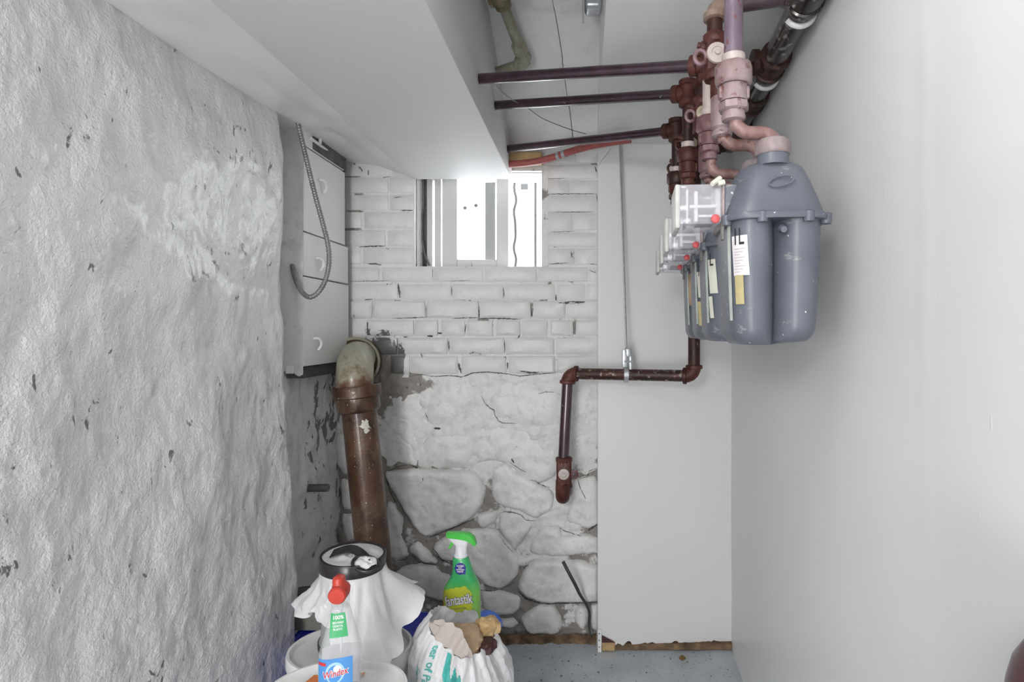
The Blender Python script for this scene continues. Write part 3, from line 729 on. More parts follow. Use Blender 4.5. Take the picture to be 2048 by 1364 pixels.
# ------------------------------------------------------------------ cast iron soil pipe
sp = root('soil_pipe', (-.655, 1.95, 0), 'tall rusty cast iron soil pipe with olive green elbow', 'pipe')
hubc = Vector((-.868, 2.19, zc(-.118)))
mesh('wall_hub', lathe([(.060, 0), (.078, .0), (.090, -.012), (.092, -.026), (.082, -.034), (.080, -.055)], hubc+Vector((0, -.02, 0)), (.0, -1, 0), 36), M['soil_pipe'], sp)
mesh('hub_rim', tube([hubc+Vector((.088*math.cos(a), -.016, .088*math.sin(a))) for a in [2*PI*k/36 for k in range(37)]], .006, 8), M['olive'], sp)
e0 = Vector((-.775, 1.935, zc(-.185)))
mesh('elbow', tube([(-.865, 2.24, zc(-.105)), (-.850, 2.16, zc(-.102)), (-.818, 2.06, zc(-.098)), (-.785, 1.965, zc(-.112)), (-.776, 1.938, zc(-.155)), (-.774, 1.934, zc(-.182)), (-.772, 1.933, zc(-.215))], [.060]*6+[.060], 32, smoothpath=3), M['olive'], sp)
ax = Vector((-.050, .0, .497)).normalized()
cb = Vector((-.768, 1.933, zc(-.182)))
mesh('collar', lathe([(.060, -.004), (.075, -.002), (.078, -.006), (.077, -.040), (.070, -.044), (.070, -.080), (.064, -.088), (.057, -.092)], cb, ax, 36), M['soil_pipe'], sp)
bt = cb-ax*(cb.z-0.012)/ax.z
mesh('pipe', tube([cb-ax*.06, cb.lerp(bt, .3), cb.lerp(bt, .6), bt], .0555, 32), M['soil_pipe'], sp)

# ------------------------------------------------------------------ gas piping
def elbow_geo(p, a, b, r, rad):          # bend at p from direction a (incoming) to b (outgoing), with end beads
    a, b = Vector(a).normalized(), Vector(b).normalized(); p = Vector(p)
    pts = [p-a*rad]+[p-a*rad*(1-t)**2+b*rad*t**2 for t in (.2, .4, .6, .8)]+[p+b*rad]
    g = tube(pts, r, 18)
    for c, dr in ((p-a*rad, -a), (p+b*rad, b)):
        g.join(lathe([(r*1.02, -.012), (r*1.18, -.010), (r*1.18, 0), (r*1.0, .002)], c, dr, 18))
    return g
dp = root('gas_drop_pipe', (0, 2.1, zc(-.60)), 'brown gas pipe stepping from the meters to a valve low on the rubble wall', 'pipe')
RP = .0212
A0 = P(1388, 752, 1.97); A1 = P(1136, 747, 2.10); A2 = P(1127, 905, 2.10); A3 = P(1124, 985, 2.10)
mesh('upright_pipe', tube([A0+Vector((0, 0, .03)), A0+Vector((0, 0, .83))], RP*.96, 18), M['dark_fitting'], dp)
dirh = (A1-A0).normalized()
mesh('elbow', elbow_geo(A0, (0, 0, -1), dirh, RP*1.15, .036), M['rust_fitting'], dp)
mesh('cross_pipe', tube([A0+dirh*.03, A1-dirh*.03], RP*.96, 18), rusty('black pipe with dust on top', (.03, .014, .012), (.085, .03, .025), (.33, .28, .24), .45, stretch=(.4, 1, 1)), dp)
mesh('elbow', elbow_geo(A1, dirh, (A2-A1).normalized(), RP*1.15, .036), M['rust_fitting'], dp)
mesh('lower_pipe', tube([A1+(A2-A1)*.08, A2+Vector((0, 0, -.02))], RP*.96, 18), M['purple_pipe'], dp)
def valve(o, c, right, axis_y=-1, w=.046, h=.085, mat=None, wm=None, lug=True, wr=.0165, pale=None):
    """lock-wing gas cock centred at c, its plug facing the camera side"""
    c = Vector(c)
    vb = mesh('valve_body', box(c-Vector((w/2, w*.42, h/2)), c+Vector((w/2, w*.42, h/2)), .008, 3).join(
        lathe([(w*.50, 0), (w*.56, .003), (w*.56, .016), (w*.5, .019)], c+Vector((0, 0, h/2-.016)), (0, 0, 1), 8)).join(
        lathe([(w*.50, 0), (w*.56, .003), (w*.56, .016), (w*.5, .019)], c-Vector((0, 0, h/2+.003)), (0, 0, 1), 8)), mat, o)
    f = c+Vector((0, -w*.42, 0))
    mesh('washer', lathe([(wr, 0), (wr*1.02, .003), (wr*.96, .006), (wr*.55, .007), (wr*.5, .005), (wr*.28, .0055), (wr*.25, .010), (.001, .0105)], f, (0, -1, 0), 24), wm, vb)
    if lug:
        q = c+Vector((right*w*.72, -w*.25, -.004))
        mesh('lug', tube([q+Vector((.011*math.cos(a), 0, .013*math.sin(a))) for a in [2*PI*k/18 for k in range(19)]], .0042, 8), pale or mat, vb)
    return vb
vc = P(1128, 945, 2.10)
vb = valve(dp, vc, 1, mat=M['rust_fitting'], wm=M['washer_pale'], w=.054, h=.108, wr=.020, pale=M['mauve_fitting'])
mesh('top_eye', tube([vc+Vector((.008*math.cos(a), -.024, .034+.010*math.sin(a))) for a in [2*PI*k/14 for k in range(15)]], .003, 8), M['mauve_fitting'], vb)
A3 = P(1126, 972, 2.10)
mesh('wall_elbow', tube([A3+Vector((0, 0, .02)), A3+Vector((-.001, 0, -.02)), A3+Vector((-.002, .02, -.048)), A3+Vector((-.002, .09, -.055)), A3+Vector((-.002, .15, -.055))], .0265, 18, smoothpath=2), M['rust_fitting'], dp)
# hanger rod and clamp
hg = root('pipe_hanger', tuple(P(1247, 725, 2.05)), 'galvanised split ring hanger on a thin rod holding the brown pipe', 'hanger')
hx = P(1252, 748, 2.04); tt = (hx.x-A0.x)/(A1.x-A0.x); cc = A0.lerp(A1, tt)
mesh('rod', tube([cc+Vector((.002, .012, .09)), P(1240, 287, 2.10)], .0042, 8), M['galv'], hg)
mesh('strap', G().join(loft([[cc+Matrix.Rotation(a, 3, 'X') @ Vector((sx, 0, .0245+o)) for sx, o in ((-.008, 0), (.008, 0), (.008, .003), (-.008, .003))] for a in [2*PI*k/28 for k in range(29)]], False)), M['galv'], hg)
mesh('bracket', box(cc+Vector((-.014, -.012, .026)), cc+Vector((.004, .016, .090)), .003, 2).join(box(cc+Vector((.010, -.012, .014)), cc+Vector((.022, .016, .066)), .003, 2)).join(box(cc+Vector((-.006, -.012, .062)), cc+Vector((.020, .016, .094)), .006, 2)), M['galv'], hg)
mesh('bolt', lathe([(.003, 0), (.003, .024), (.006, .024), (.006, .030)], cc+Vector((-.008, -.014, .047)), (1, 0, 0), 8), M['galv'], hg)

# header along the ceiling corner
ZH = .645
hd = root('gas_header_pipe', (wallx(1.4)-.04, 1.4, zc(ZH)), 'glossy black gas header pipe running along the ceiling corner of the right wall', 'pipe')
hp = lambda d: Vector((wallx(d)-.038, d, zc(ZH)))
mesh('pipe', tube([hp(.75), hp(1.2), hp(1.6), hp(2.0)], .028, 24), M['header'], hd)
hdir = (hp(2)-hp(1)).normalized()
inlet_d = [1.09, 1.385, 1.605, 1.83]; outlet_d = [.97, 1.265, 1.485, 1.71]
XI = [.246, .281, .292, .302]; XO = [.2505, .273, .266, .272]
for d_ in inlet_d:
    g = lathe([(.029, -.042), (.036, -.041), (.037, -.028), (.033, -.026), (.033, .026), (.037, .028), (.036, .041), (.029, .042)], hp(d_), hdir, 24)
    g.join(lathe([(.024, 0), (.024, .034), (.030, .036), (.030, .050), (.02, .051)], hp(d_), (-1, 0, 0), 18))
    mesh('tee', g, M['header'] if d_ < 1.2 else M['dark_fitting'], hd)
mesh('elbow', elbow_geo(hp(2.0), hdir, (-1, 0, 0), .026, .04), M['dark_fitting'], hd)
mesh('return_pipe', tube([hp(2.0)+Vector((-.03, 0, 0)), Vector((A0.x+.02, 2.0, zc(ZH)))], .02, 14), M['dark_fitting'], hd)
mesh('wall_strap', tube([hp(1.46)+Matrix.Rotation(a, 3, 'Y') @ Vector((.031, 0, 0)) for a in [-.4+2.9*k/14 for k in range(15)]], .006, 8), M['white_part'], hd)
mesh('wall_strap', tube([hp(1.16)+Matrix.Rotation(a, 3, 'Y') @ Vector((.031, 0, 0)) for a in [-.4+2.9*k/14 for k in range(15)]], .006, 8), M['white_part'], hd)

def hexnut(c, r, h, n=8):
    return lathe([(r*.86, 0), (r, h*.14), (r, h*.86), (r*.88, h)], c, (0, 0, 1), n)
order = ['nearest', 'second', 'third', 'farthest']
capX = [.322, .322+.0826*.295, .322+.0826*.515, .322+.0826*.74]
mats_o = [('front_riser', 'pink_fitting', 'pink_fitting'), ('washer_pale', 'mauve_fitting', 'mauve_fitting'), ('dark_fitting', 'rust_fitting', 'rust_fitting'), ('dark_fitting', 'dark_fitting', 'rust_fitting')]
soff_hits = [None, P(958, 158, 1.546), P(990, 211, 1.82), P(1015, 298, 2.115)]
def swivel(o, x, d, x2, d2, z0, zmid, z1, mt):
    mesh('swivel_pipe', tube([(x, d, z0+.012), (x, d, z0), (x+.001, d, zmid+.012), (x+.014, d, zmid), (x+.030, (d+d2)/2, zmid-.001), (x2-.018, d2, zmid), (x2-.002, d2, zmid-.012), (x2, d2, z1), (x2, d2, z1-.008)], .0112, 16, smoothpath=3), M[mt], o)
for i in range(4):
    x, d = XO[i], outlet_d[i]; ms = mats_o[i]; k = 1.0 if i == 0 else .90
    up = .012 if i else -.009
    r_ = root('gas_outlet_riser', (x, d, zc(.36)), ['lavender pink gas riser with a large union above the nearest meter',
        'mauve gas outlet riser of the second meter with the upper pipe across the soffit', 'rust red outlet riser of the third meter with the middle pipe across',
        'black outlet riser of the farthest meter with the lowest pipe across'][i], 'pipe', 'gas outlet risers')
    top = .82 if i == 0 else soff_hits[i].z-H-.06*0
    if i == 0:
        mesh('pipe', tube([(x, d, zc(.46)), (x, d, zc(.69))], .0158, 20), M['front_riser'], r_)
    else:
        zt = [0, .584, .612, .596][i]; tp = Vector((x, d, zc(zt)))
        mesh('pipe', tube([(x, d, zc(.46)), tp], .0145, 16), M[ms[0]], r_)
        dr = (soff_hits[i]-tp).normalized()
        mesh('tee', lathe([(.021, -.034), (.024, -.032), (.024, -.02), (.02, -.018), (.02, .018), (.024, .02), (.024, .032), (.0, .034)], tp, (0, 0, 1), 16).join(
            lathe([(.019, 0), (.019, .024), (.0225, .026), (.0225, .042), (.015, .043)], tp, dr, 16)), M['rust_fitting'] if i < 3 else M['dark_fitting'], r_)
        mesh('cross_pipe', tube([tp+dr*.03, tp.lerp(soff_hits[i], .5), soff_hits[i]+dr*.02], .0138, 18), M['purple_pipe'], r_)
    mesh('collar', lathe([(.0155*k, 0), (.0195*k, .002), (.0195*k, .016), (.0155*k, .018)], (x, d, zc(.4565+up)), (0, 0, 1), 20), M['washer_pale'], r_)
    mesh('union_nut', hexnut((x, d, zc(.421+up)), .0320*k, .036), M[ms[1]], r_)
    ub = mesh('union_body', lathe([(.0225*k, -.002), (.0225*k, .004), (.0215*k, .020), (.0225*k, .0245), (.016*k, .026)], (x, d, zc(.396+up)), (0, 0, 1), 20), M[ms[2]], r_)
    for sgn in (-1, 1):
        mesh('ear', box((x+sgn*.022*k-.004, d-.008, zc(.398+up)), (x+sgn*.022*k+.004, d+.006, zc(.420+up)), .003, 2), M[ms[2]], ub)
    mesh('ring', lathe([(.022*k, 0), (.0255*k, .003), (.0255*k, .014), (.021*k, .017)], (x, d, zc(.377+up)), (0, 0, 1), 8), M[ms[1]], r_)
    mesh('swivel_nut', lathe([(.0135*k, -.002), (.019*k, 0), (.0205*k, .005), (.0185*k, .010), (.0195*k, .014)], (x, d, zc(.363+up)), (0, 0, 1), 18), M[ms[1]], r_)
    swivel(r_, x+.004, d, capX[i], d, zc(.355+up), zc(.345 if i else .334), zc(.318 if i else .312), 'swivel_pipe' if i < 2 else 'rust_fitting')
mats_i = [('rust_fitting', 'washer_pale', 'pink_fitting'), ('rust_fitting', 'brass', 'mauve_fitting'), ('dark_fitting', 'brass', 'dark_fitting'), ('dark_fitting', 'brass', 'dark_fitting')]
for i in range(4):
    x, d = XI[i], inlet_d[i]; ms = mats_i[i]
    r_ = root('gas_inlet_drop', (x, d, zc(.36)), ['rust red gas cock with a broad pale washer above the nearest meter', 'rust red gas cock with tan washer behind the second riser',
        'dark brown gas cock with tan washer third from the camera', 'black gas cock with a looped lug, farthest of the row'][i], 'valve', 'gas cocks above the meters')
    tp = Vector((x, d, zc(.615)))
    mesh('branch_pipe', tube([tp+Vector((.02, 0, 0)), Vector((hp(d).x-.03, d, zc(.635)))], .0155, 16), M['purple_pipe'] if i == 0 else M['dark_fitting'], r_)
    mesh('elbow', elbow_geo(tp, (-1, 0, 0), (0, 0, -1), .0185, .026), M['rust_fitting'] if i else rusty('brown tan elbow', (.20, .12, .09), (.34, .26, .21), None, .5), r_)
    mesh('nipple', tube([tp-Vector((0, 0, .02)), (x, d, zc(.55))], .0148, 16), M['dark_fitting'], r_)
    valve(r_, (x, d, zc(.517)), -1, mat=M[ms[0]], wm=M[ms[1]], w=.040, h=.082, wr=(.0195 if i == 0 else .0175), pale=M['mauve_fitting'] if i < 2 else M['dark_fitting'])
    mesh('side_plug', lathe([(.009, 0), (.009, .008), (.006, .009), (.006, .014)], (x-.019, d, zc(.538)), (-1, 0, .2), 8), M['rust_fitting' if i < 3 else 'dark_fitting'], r_)
    mesh('lower_nipple', lathe([(.0165, 0), (.0165, .035)], (x+.008, d, zc(.442)), (0, 0, 1), 16), M['rust_fitting'], r_)
    mesh('coupling', lathe([(.015, 0), (.0195, .004), (.0195, .060), (.015, .066)], (x+.012, d, zc(.380)), (0, 0, 1), 20), M[ms[2]], r_)
    mesh('swivel_nut', lathe([(.0135, -.004), (.0185, 0), (.0195, .006), (.015, .014)], (x+.014, d, zc(.368)), (0, 0, 1), 18), M[ms[2]], r_)
    swivel(r_, x+.016, d, capX[i]+.0099, d, zc(.362), zc(.352), zc(.318), 'swivel_pipe' if i < 2 else 'rust_fitting')

# ------------------------------------------------------------------ gas meters
def lobe_outline(w, b, n=64, sx=1.0, sy=1.0):       # two bulging pans side by side
    up = []
    for k in range(n+1):
        x = -w+2*w*(.5-.5*math.cos(PI*k/n)); y = 0
        for c in (-.5*w, .5*w):
            q = abs((x-c)/(.555*w))
            if q < 1: y = max(y, (1-q**2.5)**(1/2.5))
        q = 1-abs(x)/w
        y = max(y, .45 if abs(x) < .3*w else 0)
        up.append((x*sx, y*b*sy))
    return [(x, -y) for x, y in up]+[(x, y) for x, y in up[::-1][1:-1]]
W0, B0 = .0775, .098
def meter_scale(h):               # h: 0 flange .. 1 bottom
    s = 1-.10*h**1.5
    if h > .88: s *= math.sqrt(max(.05, 1-((h-.88)/.135)**2))*.35+.65
    return s
def lobe_at(t, h, off=0.0):       # surface point: t runs along the near/front outline (0 front .. 1 mid groove)
    o = OUT; k = max(0, min(len(o)-1.001, t*(len(o)//4))); i = int(k); f = k-i
    x = o[i][0]*(1-f)+o[i+1][0]*f; y = o[i][1]*(1-f)+o[i+1][1]*f
    s = meter_scale(h); dx, dy = o[i+1][0]-o[i][0], o[i+1][1]-o[i][1]; nl = math.hypot(dx, dy) or 1
    return Vector((x*s+dy/nl*off, y*s*1.0-dx/nl*off, .205*(1-h)))
OUT = lobe_outline(W0, B0)
def make_meter():
    r = root('gas_meter', (0, 0, 0), '', 'gas meter', 'gas meters in a row on the right wall')
    rings = []
    for h in (0, .1, .25, .4, .55, .7, .8, .88, .92, .95, .975, .99, 1.0):
        s = meter_scale(h); rings.append([Vector((x*s, y*s, .205*(1-h)+(-.006 if x < 0 else .0)*h)) for x, y in OUT])
    mesh('lower_case', loft(rings), M['meter'], r, angle=50)
    fl = [superell(.088, .108, 48, 4, z=.200), superell(.089, .109, 48, 4, z=.202), superell(.089, .109, 48, 4, z=.208), superell(.087, .107, 48, 4, z=.211)]
    f_ = mesh('flange', loft(fl), M['meter'], r)
    for bx, by in ((-.028, -.100), (.045, -.100), (-.08, -.07), (.08, -.075), (-.028, .1), (.045, .1)):
        mesh('bolt', lathe([(.0085, 0), (.0095, .004), (.0095, .016), (.007, .018)], (bx, by, .194), (0, 0, 1), 12), M['meter'], f_)
    mesh('drain_plug', lathe([(.007, 0), (.008, .006), (.005, .016)], (.006, -.086, .186), (0, -1, -.3), 12), M['meter'], r)
    bn = []
    for z, rx, ry, e in ((.205, .084, .104, 4.2), (.215, .083, .102, 4), (.24, .076, .095, 3.6), (.265, .067, .088, 3.4), (.285, .059, .082, 3.2), (.295, .054, .077, 3), (.301, .046, .068, 2.8), (.304, .03, .05, 2.6)):
        bn.append(superell(rx, ry, 48, e, z=z))
    b_ = mesh('bonnet', loft(bn), M['meter'], r)
    mesh('oval_boss', tube([Vector((.004+.020*math.cos(a), -.0935-.001*0+.006*(math.sin(a)*.0075/.02), .262+.0085*math.sin(a)+.004*math.cos(a))) for a in [2*PI*k/24 for k in range(25)]], .0016, 6), M['meter'], b_)
    for yy in (-.06, .06):
        cp_ = mesh('neck', lathe([(.026, .295), (.0255, .318), (.024, .321)], (-.002, yy, 0), (0, 0, 1), 24), M['meter'], r)
        mesh('cap_nut', lathe([(.027, .313), (.0295, .316), (.0295, .332), (.025, .3385), (.013, .340)], (-.002, yy, 0), (0, 0, 1), 12), M['meter_cap'], cp_)
    mesh('bonnet_front', box((-.086, -.060, .198), (-.050, .035, .268), .006, 2), M['meter'], r)
    ib = mesh('index_box', box((-.088, -.066, .196), (-.082, .030, .270), .002, 1), M['meter_cap'], r)
    mesh('clear_cover', box((-.163, -.064, .198), (-.086, .028, .268), .006, 2), M['clear'], ib)
    mesh('index_plate', box((-.146, -.050, .203), (-.142, .020, .262), .001, 1).join(box((-.140, -.052, .229), (-.088, .01, .234))).join(box((-.132, -.050, .206), (-.126, .0, .258))).join(box((-.130, -.046, .214), (-.088, .01, .218))).join(box((-.096, -.05, .205), (-.088, .02, .262))), M['index_white'], ib)
    mesh('index_drum', box((-.126, -.046, .206), (-.096, .012, .211), .001, 1), M['index_dark'], ib)
    mesh('cover_lip', box((-.166, -.066, .192), (-.157, .030, .267), .003, 2), M['tote_rim'], ib)
    mesh('wire_seal', lathe([(.0065, 0), (.0075, .002), (.0075, .006), (.005, .008)], (-.099, -.066, .206), (0, -1, 0), 14), M['seal_red'], ib)
    mesh('seal_bracket', box((-.090, -.072, .170), (-.084, -.062, .202), .001, 1), M['steel_dark'], ib)
    mesh('front_plate', grid(6, 14, lambda u, v: lobe_at(-.0+.13+.10*u, .03+.80*v, .0025)), M['paper_green'], r)
    return r
def decal(name, parent, m, t0, t1, h0, h1, off=.0032, tilt=0.0):
    return mesh(name, grid(10, 10, lambda u, v: lobe_at(t0+(t1-t0)*u+tilt*v, h0+(h1-h0)*v, off)), m, parent)
def copy_tree(o, parent=None):
    c = o.copy(); COL.objects.link(c); c.parent = parent
    for ch in list(o.children): copy_tree(ch, c)
    return c
proto = make_meter()
ang = -math.atan(.0826)
cen = [(1.03, .324), (1.325, .348), (1.545, .367), (1.77, .386)]
mlabels = ['blue grey gas meter nearest the camera with a white tag marked 1L', 'second blue grey gas meter, half hidden behind the nearest one', 'third gas meter in the row, only its clear index and tags showing', 'last gas meter in the row, above the brown upright pipe']
meters = []
for i, (d, x) in enumerate(cen):
    o = proto if i == 0 else copy_tree(proto)
    o.location = (x, d, zc(-.018)); o.rotation_euler = (0, 0, ang); o['label'] = mlabels[i]; meters.append(o)
def mark(body, parent, t0, h0, sz, hz=.19):
    g = text(body, 1.0, .008, 0.0)
    g.v = [tuple(lobe_at(t0+p[0]*sz, h0-p[1]*hz, .0042)) for p in g.v]
    mesh('marker_text', g, M['ink'], parent, smooth=False)
for o in meters: o.pop('_abs', None) if hasattr(o, 'pop') else None
for o in meters:
    if '_abs' in o.keys(): del o['_abs']
for o in bpy.data.objects:
    if o.parent in meters or (o.parent and o.parent.parent in meters):
        if '_abs' in o.keys(): del o['_abs']
tg = decal('paper_tag', meters[0], M['paper_white'], .27, .54, .15, .47, tilt=.03)
decal('kraft_tag', meters[0], M['paper_yellow'], .315, .47, .465, .70, tilt=.01)
mark('1L', meters[0], .40, .165, .20)
for k in range(9): decal('print_line', tg, M['faint_ink'], .325, .51-.04*(k % 3), .255+.023*k, .260+.023*k, .0040, .0)
decal('paper_tag', meters[1], M['paper_cream'], .25, .45, .16, .52, tilt=.05); mark('L', meters[1], .36, .17, .20)
decal('kraft_tag', meters[1], M['paper_cream'], .25, .36, .55, .78, tilt=.03)
decal('paper_tag', meters[2], M['paper_cream'], .24, .42, .18, .50, tilt=.05); mark('1', meters[2], .33, .18, .20)
decal('kraft_tag', meters[2], M['paper_yellow'], .24, .36, .55, .85, tilt=.03)
decal('kraft_tag', meters[3], M['kraft'], .25, .45, .1, .55)
thing('folded_tag', tube([P(1424, 368, .96), P(1440, 357, .97)], [.004, .005], 8).join(tube([P(1436, 367, .965), P(1449, 364, .965)], .0045, 8)), M['paper_cream'], 'small rolled cream tag lying on top of the nearest meter index', 'tag')

# ------------------------------------------------------------------ ceiling items
gp_ = root('green_ceiling_pipe', tuple(P(1045, 100, 1.72)), 'sage green pipe elbowing down beside the soffit under the plank ceiling', 'pipe')
q0, q1 = P(1000, -6, 1.60), P(1052, 128, 1.80)
dq = (q1-q0).normalized()
mesh('pipe', tube([q0, q0.lerp(q1, .5), q1], .0155, 18), M['green_pipe'], gp_)
mesh('upper_elbow', elbow_geo(q0, (1, -.2, 0), dq, .020, .03), rusty('brown green elbow', (.20, .17, .09), (.30, .25, .17), None, .5), gp_)
mesh('coupling', lathe([(.017, 0), (.023, .003), (.023, .030), (.018, .034)], q1-dq*.075, dq, 18), M['green_pipe'], gp_)
mesh('lower_elbow', elbow_geo(q1, dq, (-1, .25, -.06), .021, .030), M['green_pipe'], gp_)
mesh('branch_pipe', tube([q1+Vector((-.02, .005, 0)), Vector((-.29, 1.84, q1.z-.012))], .0165, 16), M['green_pipe'], gp_)
bx = root('metal_bracket', tuple(P(1185, 20, 1.45)), 'small grey metal hanger bracket under the ceiling at the top edge', 'bracket')
c0 = P(1186, 14, 1.5)
mesh('plate', box(c0+Vector((-.028, -.03, -.028)), c0+Vector((-.024, .03, .08)), .001, 1), M['galv'], bx)
mesh('cup', box(c0+Vector((-.022, -.025, -.012)), c0+Vector((.022, .03, .05)), .010, 3), M['galv'], bx)
hs_ = root('red_hose', tuple(P(1100, 318, 2.13)), 'red rubber hose with two clamps sagging under the ceiling', 'hose')
hpts = [P(1016, 329, 2.16), P(1045, 327, 2.15), P(1080, 322, 2.13), P(1115, 312, 2.11), P(1150, 300, 2.08), P(1185, 291, 2.05), P(1225, 284, 2.02), P(1262, 279, 2.0)]
mesh('hose', tube(hpts, .0125, 16, smoothpath=2), M['red_hose'], hs_)
for x_, y_, d_ in ((1116, 311.5, 2.108), (1127, 308, 2.10)):
    mesh('clamp', lathe([(.0135, -.006), (.0145, -.005), (.0145, .005), (.0135, .006)], P(x_, y_, d_), P(1150, 300, 2.08)-P(1110, 313, 2.11), 18), M['galv'], hs_)
thing('wood_block', pxbox(1018, 303, 1083, 322, 2.16, 2.225, .004), M['wood_raw'], 'raw yellow wood block above the window behind the hose', 'block')
thing('loose_wire', tube([P(993, 172, 1.60), P(1015, 195, 1.7), P(1055, 215, 1.80), P(1080, 235, 1.85), P(1105, 246, 1.9), P(1140, 259, 1.98), P(1172, 268, 2.04)], .0013, 6, smoothpath=2), M['steel_dark'], 'thin dark wire trailing under the ceiling between the cross pipes', 'wire')
thing('white_brace', tube([P(1195, 328, 2.12), P(1218, 298, 2.10)], .0022, 6), M['white_part'], 'thin white painted wire brace at the top of the panel edge', 'wire')
thing('black_cable', tube([P(1126, 1123, 2.13), P(1140, 1150, 2.12), P(1152, 1172, 2.13), P(1160, 1190, 2.15), P(1172, 1207, 2.19), P(1180, 1225, 2.20), P(1177, 1250, 2.20), P(1182, 1276, 2.19)], [.0065, .0065, .0065, .006, .005, .005, .005, .004], 10, smoothpath=2), M['cable'], 'black cable end leaning from the foot of the rubble wall', 'cable')

# ------------------------------------------------------------------ cleaning stuff on the floor
def bucket(cx, cy, zl, r, label, ry):
    o = root('bucket', (cx, cy, 0), label, 'bucket', 'white plastic buckets')
    mesh('body', lathe([(r*.80, .002), (r*.82, .006), (r*.90, zl-.09), (r*.94, zl-.088), (r*.94, zl-.075), (r*.905, zl-.072), (r*.91, zl-.05), (r*.955, zl-.048), (r*.955, zl-.035), (r*.92, zl-.03)], (cx, cy, 0), (0, 0, 1), 56).move(lambda p: Vector((p.x, cy+(p.y-cy)*ry/r, p.z))), M['bucket'], o)
    mesh('lid', lathe([(r*.985, zl-.034), (r, zl-.028), (r, zl-.006), (r*.985, zl), (r*.945, zl), (r*.93, zl-.004), (r*.925, zl-.013), (r*.90, zl-.015), (r*.3, zl-.013), (.001, zl-.013)], (cx, cy, 0), (0, 0, 1), 64).move(lambda p: Vector((p.x, cy+(p.y-cy)*ry/r, p.z))), M['bucket'], o)
    return o
FB = (-.519, 1.20, .454, .146); BB = (-.583, 1.432, .415, .151)
b1 = bucket(*FB, 'white lidded bucket in front with orange paper on its lid', .110)
b2 = bucket(*BB, 'white lidded bucket behind, carrying the grey can and bag', .120)
# orange paper on front lid
zl = FB[2]-.012
thing('orange_paper', G().join(grid(10, 6, lambda u, v: Vector((-.615+.11*u+.02*v, 1.195+.068*v+.01*u, zl+.0015+.004*fb((u*3, v*2, 1), 1))))), M['orange_paper'], 'orange paper sheet lying on the front bucket lid', 'paper')
# blue tote with grey bin on it
tt_ = root('storage_tote', (-.56, 1.73, 0), 'deep blue plastic tote on the floor behind the buckets', 'tote')
def tote(x0, x1, y0, y1, z0, z1, m, o, name='body', taper=.93):
    cx, cy = (x0+x1)/2, (y0+y1)/2; rx, ry = (x1-x0)/2, (y1-y0)/2
    return mesh(name, loft([superell(rx*(taper+(1-taper)*t), ry*(taper+(1-taper)*t), 48, 6, cx, cy, z0+(z1-z0)*t) for t in (0, .25, .5, .75, 1)]+[superell(rx*.97, ry*.95, 48, 6, cx, cy, z1)]+[superell(rx*.95, ry*.92, 48, 6, cx, cy, z1-.012)]), m, o)
tote(-.86, -.27, 1.625, 1.85, .002, .29, M['blue_tote'], tt_)
mesh('rim', loft([superell(rx, ry, 48, 6, -.565, 1.7375, z) for rx, ry, z in ((.296, .1135, .275), (.302, .119, .276), (.302, .119, .292), (.29, .108, .294), (.285, .10, .288))]), M['blue_tote'], tt_)
gt = root('grey_bin', (-.85, 1.79, .29), 'olive grey bin with a pale rim and black top on the blue tote', 'bin')
tote(-.925, -.775, 1.735, 1.845, .293, .352, M['grey_tote'], gt)
mesh('rim', loft([superell(.079, .058, 40, 6, -.85, 1.79, z) for z in (.350, .352, .372, .374)]), M['tote_rim'], gt)
mesh('black_top', loft([superell(.070, .050, 40, 5, -.85, 1.79, .374), superell(.072, .052, 40, 5, -.85, 1.79, .380), superell(.060, .042, 40, 5, -.85, 1.79, .386)]), M['black_plastic'], gt)
# grey can with black ring, bag draped over it
CC = Vector((-.574, 1.424, BB[2]-.012)); CT = .645
can = root('grey_can', tuple(CC), 'grey can with black rim under the draped white bag', 'can')
mesh('wall', lathe([(.076, .0), (.079, .003), (.079, .028), (.078, .029), (.078, .042), (.074, .044), (.070, .15), (.070, CT-CC.z-.02)], CC, (0, 0, 1), 40), M['can_grey'], can)
mesh('band', lathe([(.0795, .028), (.0805, .029), (.0805, .041), (.0795, .042)], CC, (0, 0, 1), 40), M['cable'], can)
tl = Matrix.Rotation(math.radians(3), 3, 'Y') @ Matrix.Rotation(math.radians(2), 3, 'X')
def tilt(p): return CC+Vector((0, 0, CT-CC.z))+tl @ p
rg = mesh('black_rim', lathe([(.074, -.029), (.0775, -.028), (.078, .0), (.076, .003), (.071, .003), (.070, -.01)], (0, 0, 0), (0, 0, 1), 48, False).move(tilt), M['black_plastic'], can)
mesh('rim_loop', tube([tilt(Vector((.050+.030*math.cos(a), -.052+.018*math.sin(a), .003-.014*math.cos(a*1)*.3+.010*math.sin(a)))) for a in [2*PI*k/24 for k in range(25)]], .0042, 10), M['black_plastic'], rg)
mesh('twist_strap', loft([[tilt(Vector((-.045+.10*t, -.02-.02*t+.03*math.sin(t*3), .010+.006*math.sin(t*5)))+Vector((0, q*.012, q*.004))) for q in (-1, 1)]+[tilt(Vector((-.045+.10*t, -.02-.02*t+.03*math.sin(t*3), .007+.006*math.sin(t*5)))+Vector((0, q*.012, q*.004))) for q in (1, -1)] for t in [k/12 for k in range(13)]]), M['black_plastic'], rg)
bg = root('draped_bag', tuple(CC+Vector((0, 0, .2))), 'white plastic film bag draped over the grey can', 'bag')
ctl = [(-180, .150, .530), (-150, .118, .515), (-128, .092, .542), (-105, .095, .505), (-80, .112, .462), (-55, .165, .438), (-35, .172, .45), (-15, .150, .49), (5, .180, .540), (25, .150, .545), (60, .13, .50), (100, .11, .48), (140, .13, .5), (180, .150, .530)]
